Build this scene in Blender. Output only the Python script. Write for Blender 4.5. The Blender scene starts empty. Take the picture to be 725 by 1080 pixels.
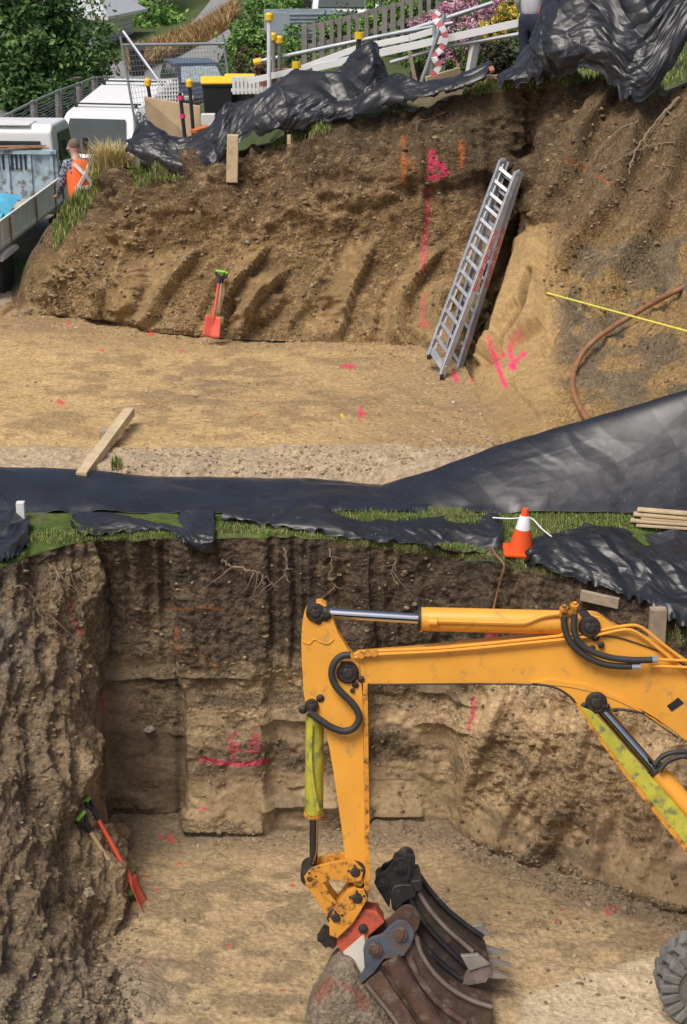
import bpy, bmesh, math, random
import numpy as np
from mathutils import Vector, Matrix, Euler
R = math.radians
PI = math.pi
random.seed(7)
rng = np.random.default_rng(7)
scene = bpy.context.scene
C = scene.collection

# ------------------------------------------------------------------ camera, world, sun, exposure
CH = 8.56                       # camera height above the lower pit floor
F = 1800.0                      # focal length in photo pixels (photo is 725 x 1080)
PITCH = math.atan(600 / F)
cd = bpy.data.cameras.new('camera'); cam = bpy.data.objects.new('camera', cd); C.objects.link(cam)
cam.location = (0, 0, CH); cam.rotation_euler = (PI / 2 - PITCH, 0, 0)
cd.sensor_fit = 'VERTICAL'; cd.sensor_height = 24; cd.lens = 24 * F / 1080
cd.clip_start = 0.1; cd.clip_end = 2000
scene.camera = cam
SUN_EL, SUN_AZ = R(52), R(-25)  # azimuth measured from +Y towards +X, where the light comes from
w = bpy.data.worlds.new('World'); scene.world = w; w.use_nodes = True
nt = w.node_tree; nt.nodes.clear()
sky = nt.nodes.new('ShaderNodeTexSky'); sky.sky_type = 'NISHITA'; sky.sun_disc = False
sky.sun_elevation = SUN_EL; sky.sun_rotation = SUN_AZ; sky.dust_density = 4.0; sky.air_density = 0.7; sky.ozone_density = 0.6
bg = nt.nodes.new('ShaderNodeBackground'); bg.inputs[1].default_value = 0.115
wo = nt.nodes.new('ShaderNodeOutputWorld')
nt.links.new(sky.outputs[0], bg.inputs[0]); nt.links.new(bg.outputs[0], wo.inputs[0])
sl = bpy.data.lights.new('sun', 'SUN'); sl.energy = 2.0; sl.angle = R(25); sl.color = (1.0, .95, .87)
so = bpy.data.objects.new('sun', sl); C.objects.link(so)
sd = Vector((math.sin(SUN_AZ + PI) * math.cos(SUN_EL) * -1, math.cos(SUN_AZ) * math.cos(SUN_EL) * -1, math.sin(SUN_EL)))
# light comes from behind-left of the camera
sd = Vector((-0.30, -0.42, 0.86)).normalized()
so.rotation_euler = sd.to_track_quat('Z', 'Y').to_euler()
sky.sun_elevation = math.asin(sd.z); sky.sun_rotation = math.atan2(sd.x, sd.y)
scene.view_settings.view_transform = 'Standard'; scene.view_settings.look = 'None'
scene.view_settings.gamma = 1; scene.view_settings.exposure = 0.3
scene.view_settings.use_curve_mapping = False

# ------------------------------------------------------------------ picture-to-place measuring
cP, sP = math.cos(PITCH), math.sin(PITCH)
def ray(px, py):
    a, b = (px - 362.5) / F, (540 - py) / F
    return Vector((a, cP + b * sP, -sP + b * cP))
def pt(px, py, Y):
    d = ray(px, py); t = Y / d.y
    return Vector((d.x * t, Y, CH + d.z * t))
def pz(px, py, z):
    d = ray(px, py); t = (z - CH) / d.z
    return Vector((d.x * t, d.y * t, z))
def proj(P):
    q = P - np.array([0, 0, CH]); dep = q[:, 1] * cP - q[:, 2] * sP; up = q[:, 1] * sP + q[:, 2] * cP
    return 362.5 + F * q[:, 0] / dep, 540 - F * up / dep

# ------------------------------------------------------------------ numpy noise
def _hash(i, j, k, s):
    h = (i.astype(np.int64) * 374761393 + j.astype(np.int64) * 668265263 + k.astype(np.int64) * 2147483647 + s * 974711) & 0xffffffff
    h = ((h ^ (h >> 13)) * 1274126177) & 0xffffffff
    h = ((h ^ (h >> 16)) * 2246822519) & 0xffffffff
    return (h ^ (h >> 15)) & 0xffffffff
def vnoise(p, s=0):             # value noise, -1..1
    i = np.floor(p).astype(np.int64); f = p - i; f = f * f * f * (f * (f * 6 - 15) + 10)
    r = 0
    for a in (0, 1):
        for b in (0, 1):
            for c in (0, 1):
                hh = _hash(i[:, 0] + a, i[:, 1] + b, i[:, 2] + c, s) / 4294967295.0
                wgt = (f[:, 0] if a else 1 - f[:, 0]) * (f[:, 1] if b else 1 - f[:, 1]) * (f[:, 2] if c else 1 - f[:, 2])
                r = r + hh * wgt
    return r * 2 - 1
def fbm(p, octv=4, s=0, gain=.5):
    r = 0; a = 1; t = 0
    for o in range(octv):
        r = r + a * vnoise(p * 2 ** o + 17.3 * o, s + o); t += a; a *= gain
    return r / t
def ridged(p, octv=3, s=0):
    r = 0; a = 1; t = 0
    for o in range(octv):
        r = r + a * (1 - 2 * np.abs(vnoise(p * 2 ** o + 11.1 * o, s + o))); t += a; a *= .5
    return r / t
def cell(p, s=0):               # F1 distance and id of the nearest feature point
    i = np.floor(p).astype(np.int64); best = np.full(len(p), 9.); bid = np.zeros(len(p))
    for a in (-1, 0, 1):
        for b in (-1, 0, 1):
            for c in (-1, 0, 1):
                I, J, K = i[:, 0] + a, i[:, 1] + b, i[:, 2] + c
                q = np.stack([I + _hash(I, J, K, s) / 4294967295., J + _hash(I, J, K, s + 1) / 4294967295., K + _hash(I, J, K, s + 2) / 4294967295.], 1)
                d = np.sqrt(((p - q) ** 2).sum(1)); m = d < best
                best = np.where(m, d, best); bid = np.where(m, _hash(I, J, K, s + 3) / 4294967295., bid)
    return best, bid
def sst(a, b, x):
    t = np.clip((x - a) / (b - a), 0, 1); return t * t * (3 - 2 * t)
def mixc(a, b, t):
    return a * (1 - t[:, None]) + np.asarray(b)[None, :] * t[:, None]

# ------------------------------------------------------------------ objects and tagging
def tag(o, label=None, cat=None, group=None, kind=None):
    if label: o['label'] = label
    if cat: o['category'] = cat
    if group: o['group'] = group
    if kind: o['kind'] = kind
    return o
def thing(name, label, cat, loc=(0, 0, 0), rot=(0, 0, 0), group=None):
    o = bpy.data.objects.new(name, None); C.objects.link(o); o.empty_display_size = .1
    o.location = loc; o.rotation_euler = rot if isinstance(rot, tuple) else (0, 0, rot)
    return tag(o, label, cat, group)
def mesh_obj(name, V, Fc, mat, parent=None, smooth=False, world=False, cols=None):
    me = bpy.data.meshes.new(name)
    V = np.asarray(V, dtype=float)
    if world and parent is not None:
        V = V - np.array(parent.location)[None, :]
    me.from_pydata(V.tolist() if not isinstance(V, list) else V, [], Fc)
    me.validate()
    if mat is not None: me.materials.append(mat)
    if smooth: me.polygons.foreach_set('use_smooth', [True] * len(me.polygons))
    if cols is not None:
        a = me.color_attributes.new('Col', 'FLOAT_COLOR', 'POINT')
        c4 = np.ones((len(V), 4)); c4[:, :3] = np.clip(cols[:, :3], 0.005, 1)
        if cols.shape[1] == 4: c4[:, 3] = np.clip(cols[:, 3], 0, 1)
        a.data.foreach_set('color', c4.ravel())
    me.update()
    o = bpy.data.objects.new(name, me); C.objects.link(o)
    if parent is not None: o.parent = parent
    return o
class MB:
    def __init__(s): s.v = []; s.f = []
    def add(s, vs, fs):
        b = len(s.v); s.v += [tuple(x) for x in vs]; s.f += [tuple(b + i for i in f) for f in fs]; return s
    def box(s, c, d, rot=None, taper=None):
        hx, hy, hz = d[0] / 2, d[1] / 2, d[2] / 2; vs = []
        for z in (-1, 1):
            t = taper if (taper and z > 0) else (1, 1)
            for x, y in ((-1, -1), (1, -1), (1, 1), (-1, 1)): vs.append(Vector((x * hx * t[0], y * hy * t[1], z * hz)))
        if rot is not None:
            m = rot if isinstance(rot, Matrix) else Euler(rot).to_matrix()
            vs = [m @ v for v in vs]
        c = Vector(c)
        return s.add([v + c for v in vs], [(3, 2, 1, 0), (4, 5, 6, 7), (0, 1, 5, 4), (1, 2, 6, 5), (2, 3, 7, 6), (3, 0, 4, 7)])
    def bar(s, a, b, wx, wy, up=Vector((0, 0, 1))):   # rectangular bar from a to b
        a, b = Vector(a), Vector(b); d = (b - a).normalized()
        if abs(d.dot(up)) > .98: up = Vector((0, 1, 0))
        x = d.cross(up).normalized(); y = x.cross(d).normalized(); vs = []
        for p in (a, b):
            for i, j in ((-1, -1), (1, -1), (1, 1), (-1, 1)): vs.append(p + x * i * wx / 2 + y * j * wy / 2)
        return s.add(vs, [(3, 2, 1, 0), (4, 5, 6, 7), (0, 1, 5, 4), (1, 2, 6, 5), (2, 3, 7, 6), (3, 0, 4, 7)])
    def tube(s, pts, r, n=8, cap=True):
        pts = [Vector(p) for p in pts]; k = len(pts)
        rs = r if isinstance(r, (list, tuple)) else [r] * k
        vs = []; prev = None
        for i, p in enumerate(pts):
            d = (pts[min(i + 1, k - 1)] - pts[max(i - 1, 0)])
            d = d.normalized() if d.length > 1e-9 else Vector((0, 0, 1))
            if prev is None:
                x = d.cross(Vector((0, 0, 1)) if abs(d.z) < .9 else Vector((0, 1, 0))).normalized()
            else: x = (prev - d * prev.dot(d)).normalized()
            prev = x; y = d.cross(x)
            for j in range(n):
                a = 2 * PI * j / n; vs.append(p + (x * math.cos(a) + y * math.sin(a)) * rs[i])
        fs = [(i * n + j, i * n + (j + 1) % n, (i + 1) * n + (j + 1) % n, (i + 1) * n + j) for i in range(k - 1) for j in range(n)]
        if cap: fs += [tuple(range(n - 1, -1, -1)), tuple((k - 1) * n + j for j in range(n))]
        return s.add(vs, fs)
    def prism(s, poly, ext):    # polygon (3D points) extruded by a vector
        poly = [Vector(p) for p in poly]; e = Vector(ext); n = len(poly)
        return s.add(poly + [p + e for p in poly], [tuple(range(n - 1, -1, -1)), tuple(range(n, 2 * n))] + [(i, (i + 1) % n, n + (i + 1) % n, n + i) for i in range(n)])
    def lathe(s, prof, axis_o, axis_d, n=24):   # prof: (distance along axis, radius)
        o = Vector(axis_o); d = Vector(axis_d).normalized()
        x = d.cross(Vector((0, 0, 1)) if abs(d.z) < .9 else Vector((0, 1, 0))).normalized(); y = d.cross(x); vs = []
        for h, r in prof:
            for j in range(n):
                a = 2 * PI * j / n; vs.append(o + d * h + (x * math.cos(a) + y * math.sin(a)) * max(r, 1e-4))
        k = len(prof)
        return s.add(vs, [(i * n + j, i * n + (j + 1) % n, (i + 1) * n + (j + 1) % n, (i + 1) * n + j) for i in range(k - 1) for j in range(n)] + [tuple(range(n - 1, -1, -1)), tuple((k - 1) * n + j for j in range(n))])
    def build(s, name, mat, parent=None, world=False, smooth=False, bevel=0, seg=2):
        o = mesh_obj(name, s.v, s.f, mat, parent, smooth, world)
        bm = bmesh.new(); bm.from_mesh(o.data); bmesh.ops.recalc_face_normals(bm, faces=bm.faces[:]); bm.to_mesh(o.data); bm.free()
        if bevel:
            m = o.modifiers.new('bevel', 'BEVEL'); m.width = bevel; m.segments = seg; m.limit_method = 'ANGLE'; m.angle_limit = R(40)
        if smooth:
            o.data.set_sharp_from_angle(angle=R(38))
        return o
def spline(P, n=8):
    P = [Vector(p) for p in P]; out = []
    for i in range(len(P) - 1):
        a = P[max(i - 1, 0)]; b = P[i]; c = P[i + 1]; d = P[min(i + 2, len(P) - 1)]
        for k in range(n):
            t = k / n
            out.append(.5 * ((2 * b) + (c - a) * t + (2 * a - 5 * b + 4 * c - d) * t * t + (3 * b - a - 3 * c + d) * t ** 3))
    out.append(P[-1]); return out

# ------------------------------------------------------------------ materials
MATS = {}
def mat(name, col, rough=.6, metal=0, var=.15, scale=8, bump=.0, bscale=60, dirt=None, dirt_amt=.5, dscale=6, spec=.5, coat=0, dthr=.5, alpha=1, trans=0):
    if name in MATS: return MATS[name]
    m = bpy.data.materials.new(name); m.use_nodes = True; n = m.node_tree; N = n.nodes; L = n.links
    b = N['Principled BSDF']; b.inputs['Roughness'].default_value = rough; b.inputs['Metallic'].default_value = metal
    b.inputs['Specular IOR Level'].default_value = spec; b.inputs['Coat Weight'].default_value = coat
    if trans: b.inputs['Transmission Weight'].default_value = trans
    tc = N.new('ShaderNodeTexCoord')
    no = N.new('ShaderNodeTexNoise'); no.inputs['Scale'].default_value = scale; no.inputs['Detail'].default_value = 6
    L.new(tc.outputs['Object'], no.inputs['Vector'])
    mp = N.new('ShaderNodeMapRange'); mp.inputs[1].default_value = .25; mp.inputs[2].default_value = .75; mp.inputs[3].default_value = 1 - var; mp.inputs[4].default_value = 1 + var
    L.new(no.outputs[0], mp.inputs[0])
    mu = N.new('ShaderNodeVectorMath'); mu.operation = 'SCALE'; mu.inputs[0].default_value = col
    L.new(mp.outputs[0], mu.inputs['Scale']); out = mu.outputs[0]
    if dirt:
        n2 = N.new('ShaderNodeTexNoise'); n2.inputs['Scale'].default_value = dscale; n2.inputs['Detail'].default_value = 8; n2.inputs['Roughness'].default_value = .7
        L.new(tc.outputs['Object'], n2.inputs['Vector'])
        m2 = N.new('ShaderNodeMapRange'); m2.inputs[1].default_value = dthr; m2.inputs[2].default_value = dthr + .12; m2.inputs[3].default_value = 0; m2.inputs[4].default_value = dirt_amt
        L.new(n2.outputs[0], m2.inputs[0])
        mx = N.new('ShaderNodeMix'); mx.data_type = 'RGBA'; L.new(m2.outputs[0], mx.inputs[0]); L.new(out, mx.inputs[6]); mx.inputs[7].default_value = (*dirt, 1); out = mx.outputs[2]
        rr = N.new('ShaderNodeMapRange'); rr.inputs[3].default_value = rough; rr.inputs[4].default_value = max(rough, .9); L.new(m2.outputs[0], rr.inputs[0]); L.new(rr.outputs[0], b.inputs['Roughness'])
        if metal:
            rm = N.new('ShaderNodeMapRange'); rm.inputs[3].default_value = metal; rm.inputs[4].default_value = 0; L.new(m2.outputs[0], rm.inputs[0]); L.new(rm.outputs[0], b.inputs['Metallic'])
    L.new(out, b.inputs['Base Color'])
    if bump:
        nb = N.new('ShaderNodeTexNoise'); nb.inputs['Scale'].default_value = bscale; nb.inputs['Detail'].default_value = 5; L.new(tc.outputs['Object'], nb.inputs['Vector'])
        bp = N.new('ShaderNodeBump'); bp.inputs['Strength'].default_value = bump; bp.inputs['Distance'].default_value = .01
        L.new(nb.outputs[0], bp.inputs['Height']); L.new(bp.outputs[0], b.inputs['Normal'])
    MATS[name] = m; return m
def vcol_mat(name, rough=.95, spec=.2, fine=40, var=.3, bump=.6, speck=0):
    if name in MATS: return MATS[name]
    m = bpy.data.materials.new(name); m.use_nodes = True; n = m.node_tree; N = n.nodes; L = n.links
    b = N['Principled BSDF']; b.inputs['Roughness'].default_value = rough; b.inputs['Specular IOR Level'].default_value = spec
    at = N.new('ShaderNodeAttribute'); at.attribute_name = 'Col'
    tc = N.new('ShaderNodeTexCoord')
    no = N.new('ShaderNodeTexNoise'); no.inputs['Scale'].default_value = fine; no.inputs['Detail'].default_value = 8; no.inputs['Roughness'].default_value = .7
    L.new(tc.outputs['Object'], no.inputs['Vector'])
    mp = N.new('ShaderNodeMapRange'); mp.inputs[1].default_value = .36; mp.inputs[2].default_value = .64; mp.inputs[3].default_value = 1 - var; mp.inputs[4].default_value = 1 + var
    m1 = N.new('ShaderNodeMapRange'); m1.inputs[3].default_value = 1 - var * .3; L.new(at.outputs['Alpha'], m1.inputs[0]); m1.inputs[4].default_value = 1 - var; L.new(m1.outputs[0], mp.inputs[3])
    m2 = N.new('ShaderNodeMapRange'); m2.inputs[3].default_value = 1 + var * .3; L.new(at.outputs['Alpha'], m2.inputs[0]); m2.inputs[4].default_value = 1 + var; L.new(m2.outputs[0], mp.inputs[4])
    L.new(no.outputs[0], mp.inputs[0])
    mu = N.new('ShaderNodeVectorMath'); mu.operation = 'SCALE'; L.new(at.outputs['Color'], mu.inputs[0]); L.new(mp.outputs[0], mu.inputs['Scale'])
    L.new(mu.outputs[0], b.inputs['Base Color'])
    if bump:
        vo = N.new('ShaderNodeTexVoronoi'); vo.inputs['Scale'].default_value = fine * 1.1; L.new(tc.outputs['Object'], vo.inputs['Vector'])
        ad = N.new('ShaderNodeMath'); ad.operation = 'MULTIPLY_ADD'; ad.inputs[1].default_value = -.35; L.new(vo.outputs['Distance'], ad.inputs[0]); L.new(no.outputs[0], ad.inputs[2])
        bp = N.new('ShaderNodeBump'); bp.inputs['Distance'].default_value = .05
        ml = N.new('ShaderNodeMath'); ml.operation = 'MULTIPLY'; ml.inputs[1].default_value = bump; L.new(at.outputs['Alpha'], ml.inputs[0]); L.new(ml.outputs[0], bp.inputs['Strength'])
        L.new(ad.outputs[0], bp.inputs['Height']); L.new(bp.outputs[0], b.inputs['Normal'])
    MATS[name] = m; return m
SOIL = vcol_mat('soil', fine=26, var=.45, bump=1.0)
SOILF = vcol_mat('floor_soil', fine=20, var=.28, bump=.7)
LEAF = vcol_mat('leaf', rough=.6, spec=.3, fine=2, var=.15, bump=0)
GREEN = vcol_mat('ground_cover', rough=.9, fine=12, var=.3, bump=.4)

# ------------------------------------------------------------------ gridded surfaces from control columns
def net(cols, nu, nv, ulin=True, smooth_it=0):
    """cols: list of columns, each a list of world points (same count). Linear along u, Catmull along v."""
    cols = [[np.array(p, dtype=float) for p in c] for c in cols]
    nc = len(cols); nr = len(cols[0])
    def cat(A, t):            # A: (k,3), t in 0..1 array
        k = len(A); x = t * (k - 1); i = np.minimum(x.astype(int), k - 2); f = (x - i)[:, None]
        a = A[np.maximum(i - 1, 0)]; b = A[i]; c = A[i + 1]; d = A[np.minimum(i + 2, k - 1)]
        return .5 * (2 * b + (c - a) * f + (2 * a - 5 * b + 4 * c - d) * f ** 2 + (3 * b - a - 3 * c + d) * f ** 3)
    v = np.linspace(0, 1, nv)
    G = np.stack([cat(np.array(c), v) if nr > 2 else (np.array(c)[0] * (1 - v[:, None]) + np.array(c)[1] * v[:, None]) for c in cols])   # nc, nv, 3
    seg = np.linalg.norm(G[1:, nv // 2] - G[:-1, nv // 2], axis=1) + .04
    cum = np.concatenate([[0], np.cumsum(seg)]); cum /= cum[-1]
    u = np.linspace(0, 1, nu); idx = np.clip(np.searchsorted(cum, u, side='right') - 1, 0, nc - 2)
    f = (u - cum[idx]) / (cum[idx + 1] - cum[idx])
    if ulin:
        S = G[idx] * (1 - f[:, None, None]) + G[idx + 1] * f[:, None, None]
    else:
        ff = f[:, None, None]; a = G[np.maximum(idx - 1, 0)]; b = G[idx]; c = G[idx + 1]; d = G[np.minimum(idx + 2, nc - 1)]
        S = .5 * (2 * b + (c - a) * ff + (2 * a - 5 * b + 4 * c - d) * ff ** 2 + (3 * b - a - 3 * c + d) * ff ** 3)
    for _ in range(smooth_it):
        S[1:-1] = .25 * S[:-2] + .5 * S[1:-1] + .25 * S[2:]
    return S, u, v
def normals(S):
    du = np.gradient(S, axis=0); dv = np.gradient(S, axis=1)
    n = np.cross(du, dv); l = np.linalg.norm(n, axis=2, keepdims=True); n = n / np.maximum(l, 1e-9)
    return n
def grid_faces(nu, nv):
    i, j = np.meshgrid(np.arange(nu - 1), np.arange(nv - 1), indexing='ij')
    a = i * nv + j
    return np.stack([a, a + nv, a + nv + 1, a + 1], -1).reshape(-1, 4).tolist()
def stroke_dist(px, py, poly):
    best = np.full(len(px), 1e9)
    for (x0, y0), (x1, y1) in zip(poly[:-1], poly[1:]):
        dx, dy = x1 - x0, y1 - y0; l = dx * dx + dy * dy + 1e-9
        t = np.clip(((px - x0) * dx + (py - y0) * dy) / l, 0, 1)
        best = np.minimum(best, np.hypot(px - x0 - t * dx, py - y0 - t * dy))
    return best
PINK = (.75, .05, .14); ORANGE = (.55, .16, .04); REDP = (.62, .05, .06)
def spray(col, P, px, py, strokes, seed=0):
    jit = fbm(P * 30, 3, 77 + seed)
    for c, wd, op, poly in strokes:
        d = stroke_dist(px, py, poly)
        m = sst(wd * 1.25, wd * .55, d + jit * wd * 1.0) * np.clip(op + jit * .5, 0, 1)
        col = mixc(col, c, m)
    return col

# ================================================================== THE SETTING
FZ = 3.28                        # level of the upper pit's floor
def W(x, y, z): return np.array([x, y, z], dtype=float)

def lift(S, amount):             # displace a grid along its normals
    n = normals(S); return S + n * amount.reshape(S.shape[:2])[:, :, None]
def make_surface(name, S, mat_, cols, kind='structure', parent=None):
    nu, nv = S.shape[:2]
    o = mesh_obj(name, S.reshape(-1, 3), grid_faces(nu, nv), mat_, parent, smooth=True, cols=cols)
    if kind: o['kind'] = kind
    return o
def clods(P, s, scale):          # lumpy soil: rounded crumbs
    d, i = cell(P * scale, s); return np.clip(.55 - d, 0, 1) * (i > .35) * (.4 + i)

# ---- lower pit wall -------------------------------------------------
TOPL = [(-8.5, 12.0, 3.1), (-5.2, 10.5, 3.1)]
def wc(b, t, ms=None, n=5):      # a wall column: bottom, top and optional inner points (z fraction, push towards the camera)
    b = np.array(b, float); t = np.array(t, float); out = []
    for k in range(n):
        f = k / (n - 1); p = b * (1 - f) + t * f
        if ms: p = p + np.array([0, -1, 0]) * ms[k]
        out.append(p)
    return out
s_slump = [0, .10, .06, .02, 0]
cols = [
    wc((-1.55, 9.4, 0), (-5.6, 9.4, 3.05), None), wc((-1.7, 10.9, 0), (-5.2, 11.2, 3.08)),
    wc((-1.84, 12.2, 0), (-4.6, 12.8, 3.1)), wc((-2.13, 13.2, 0), (-3.8, 14.0, 3.12)),
    wc((-1.95, 13.95, 0), (-3.07, 14.76, 3.13), s_slump), wc((-2.26, 14.84, 0), (-2.66, 15.3, 3.13), s_slump),
    wc((-2.41, 15.3, 0), (-2.46, 15.5, 3.13), [0, 0, 0, -.02, 0]),
    wc((-2.40, 15.80, 0), (-2.38, 15.52, 3.13), [0, 0, -.06, -.22, 0]),
    wc((-1.66, 15.80, 0), (-1.62, 15.52, 3.13), [0, 0, -.08, -.20, 0]),
    wc((-1.60, 15.32, 0), (-1.56, 15.52, 3.13), [0, -.02, .0, 0, 0]),
    wc((-.80, 15.30, 0), (-.80, 15.55, 3.12), [0, .02, .06, 0, 0]),
    wc((-.70, 15.42, 0), (-.72, 15.6, 3.12), [0, 0, .04, 0, 0]),
    wc((-.42, 15.42, 0), (-.45, 15.6, 3.11), [0, 0, .04, 0, 0]),
    wc((.20, 15.44, 0), (.20, 15.6, 3.08), [0, 0, .04, 0, 0]),
    wc((.30, 15.62, 0), (.30, 15.6, 3.07), [0, -.05, -.1, 0, 0]),
    wc((1.02, 15.62, 0), (1.04, 15.6, 3.0), [0, -.05, -.08, .02, 0]),
    wc((1.12, 15.42, 0), (1.2, 15.6, 2.97), [0, .04, .06, .05, 0]),
    wc((1.32, 15.15, 0), (1.6, 15.45, 2.93), [0, .08, .08, .05, 0]),
    wc((2.18, 14.5, 0), (2.3, 15.2, 2.86), [0, .06, .05, .03, 0]),
    wc((3.1, 13.9, 0), (3.15, 14.8, 2.62), [0, .04, .03, 0, 0]),
    wc((4.2, 14.2, 0), (4.2, 15.0, 2.5)), wc((7.5, 14.4, 0), (7.5, 15.2, 2.4)), wc((9.5, 12.5, 0), (10.3, 12.5, 2.4))]
S, u, v = net(cols, 920, 300, smooth_it=2)
P = S.reshape(-1, 3); X, Y, Z = P.T; n_ = len(P)
px, py = proj(P)
VV = np.tile(v, S.shape[0])
mR = sst(475, 510, px)                                # the slumped right side
mL = sst(112 + (880 - py) * -.02, 92, px)             # the slumped left side
mL = np.where(py > 870, sst(150, 125, px), mL)
mtop = sst(.52, .60, VV + .03 * vnoise(P * 1.3, 4))                              # topsoil, scraped by the bucket teeth
flat = (1 - mR) * (1 - mL) * (1 - mtop)
wob = fbm(P * 1.3, 4, 5)
disp = .20 * mL * fbm(P * W(2.6, 1.6, 1.4), 5, 3) + .10 * mL * ridged(P * W(6, 2.2, 1.4), 3, 9) + .07 * mL * clods(P, 11, 6) + .05 * mL * clods(P, 12, 12)
# striations: vertical grooves on the top soil, slanted ones on the right side
st_top = ridged(np.stack([X * 8.5 + .35 * wob, Z * .35, Y * .3], 1), 2, 21)
disp += (.075 * st_top + .06 * fbm(P * 3, 5, 31) + .045 * clods(P, 32, 9)) * mtop * (1 - mL)
sl = X * 3.4 - Z * .9 + .5 * fbm(P * 1.0, 2, 2)
a1 = sl * .75; sc1 = a1 - np.floor(a1); ra = .4 + .9 * _hash(np.floor(a1).astype(np.int64), np.zeros(n_, np.int64), np.zeros(n_, np.int64), 3) / 4294967295.
scoop = (sc1 ** 1.6) * sst(1.0, .93, sc1) * ra
rub = sst(-.05, .25, fbm(P * W(1.4, 1.4, 1.0), 4, 46) + .25 * (1 - VV) - .12)      # crumbly patches between smooth bucket faces
disp += mR * (1 - mtop * .7) * (.10 * scoop + .11 * ridged(np.stack([sl * 1.5 + .5 * wob, Z * .5, Y * .3], 1), 3, 41) + .05 * fbm(P * 2.0, 4, 42) + rub * (.05 * fbm(P * 7, 4, 43) + .09 * clods(P, 45, 10) + .04 * clods(P, 47, 18)))
# flat faces: horizontal bucket passes with crisp little ledges
blk = np.floor((X + 2.4) / .78 + .15 * vnoise(P * 1.5, 51))
hb = Z * 2.6 + 1.1 * vnoise(np.stack([blk * 3.7, X * 0, Z * .9], 1), 55) + .05 * vnoise(P * 3, 53)
saw = 1 - (hb - np.floor(hb)); la = sst(.35, .75, _hash(np.floor(hb).astype(np.int64), blk.astype(np.int64), np.zeros(len(X), np.int64), 9) / 4294967295.)
disp += flat * (.085 * la * saw ** 2.5 + .022 * fbm(P * 4, 5, 56) + .04 * sst(.1, .3, fbm(P * 2.2, 4, 54)) - .03)
smooth_ = np.clip(flat * sst(.25, .0, fbm(P * W(1.6, 1.6, 2.6), 4, 59)) + mR * (1 - rub) * (1 - mtop), 0, 1)
disp += .045 * sst(.1, .4, fbm(P * W(1.2, 1.2, 2.2), 4, 57)) * clods(P, 58, 14) * (1 - .6 * smooth_)
disp += .026 * fbm(P * 14, 4, 60) * (1 - .8 * smooth_) + .020 * clods(P, 61, 24) * (1 - .9 * smooth_)
disp *= sst(-.02, .06, VV) * .8 + .2
S = lift(S, disp); P = S.reshape(-1, 3)
fine = fbm(P * 5, 4, 71); fi2 = fbm(P * 22, 3, 72); patch = fbm(P * 1.1, 4, 73)
top = np.array([.110, .086, .063]); sub = np.array([.37, .285, .18]); lite = np.array([.53, .40, .245]); dark = np.array([.055, .045, .035])
bnd = .60 + .05 * patch + .03 * vnoise(np.stack([X * 2, X * 0, X * 0], 1), 74) + .08 * sst(430, 520, px)
bnd = np.where(px < 190, .93 + .02 * patch, bnd)
tt = sst(bnd - .03, bnd + .04, VV + .05 * fine)
col = np.tile(sub, (n_, 1)) * (1 + .25 * patch[:, None])
col = mixc(col, lite, sst(-.1, .3, patch + .45 * mR + .35 * sst(200, 260, px) + .2 * sst(500, 600, px) - .25) * .85 * (1 - mL) * sst(.05, .35, VV))
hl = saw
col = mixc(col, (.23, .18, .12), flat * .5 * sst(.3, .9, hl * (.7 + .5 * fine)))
col = mixc(col, (.30, .215, .13), mR * rub * .55)
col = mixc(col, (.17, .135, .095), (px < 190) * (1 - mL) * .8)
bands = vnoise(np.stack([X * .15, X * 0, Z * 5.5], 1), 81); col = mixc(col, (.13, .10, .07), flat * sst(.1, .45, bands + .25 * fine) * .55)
col = mixc(col, (.225, .163, .10), mL * sst(-.2, .3, fine + .3 * patch) * .7)
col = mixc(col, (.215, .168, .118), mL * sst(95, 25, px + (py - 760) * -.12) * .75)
col = mixc(col, (.30, .26, .20), mL * sst(1000, 1050, py + .12 * px * 0 + 40 * fine) * .7)
col = mixc(col, (.25, .245, .235), sst(32, 14, px + 12 * fine) * sst(640, 660, py) * sst(730, 700, py) * .4)
col = mixc(col, top, tt)
col = mixc(col, dark, tt * sst(.05, .5, -st_top * .7 + fine * .6) * .7)
col = mixc(col, (.21, .15, .095), tt * sst(.1, .45, fi2 + fine) * .45)
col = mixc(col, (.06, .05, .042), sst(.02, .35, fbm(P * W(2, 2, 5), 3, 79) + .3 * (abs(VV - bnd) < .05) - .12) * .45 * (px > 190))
col = mixc(col, (.045, .038, .03), sst(.04, .0, np.abs(px - (191 - (880 - py) * .03))/300) * (py > 690) * (py < 885) * .55 * (px < 200) * (px > 184))  # shaded side face at the recess edge, painted as a dark strip
col *= (1 + .28 * fi2 + .18 * fine)[:, None]; col *= W(1.06, 1.0, .90)
px, py = proj(P)
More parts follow.
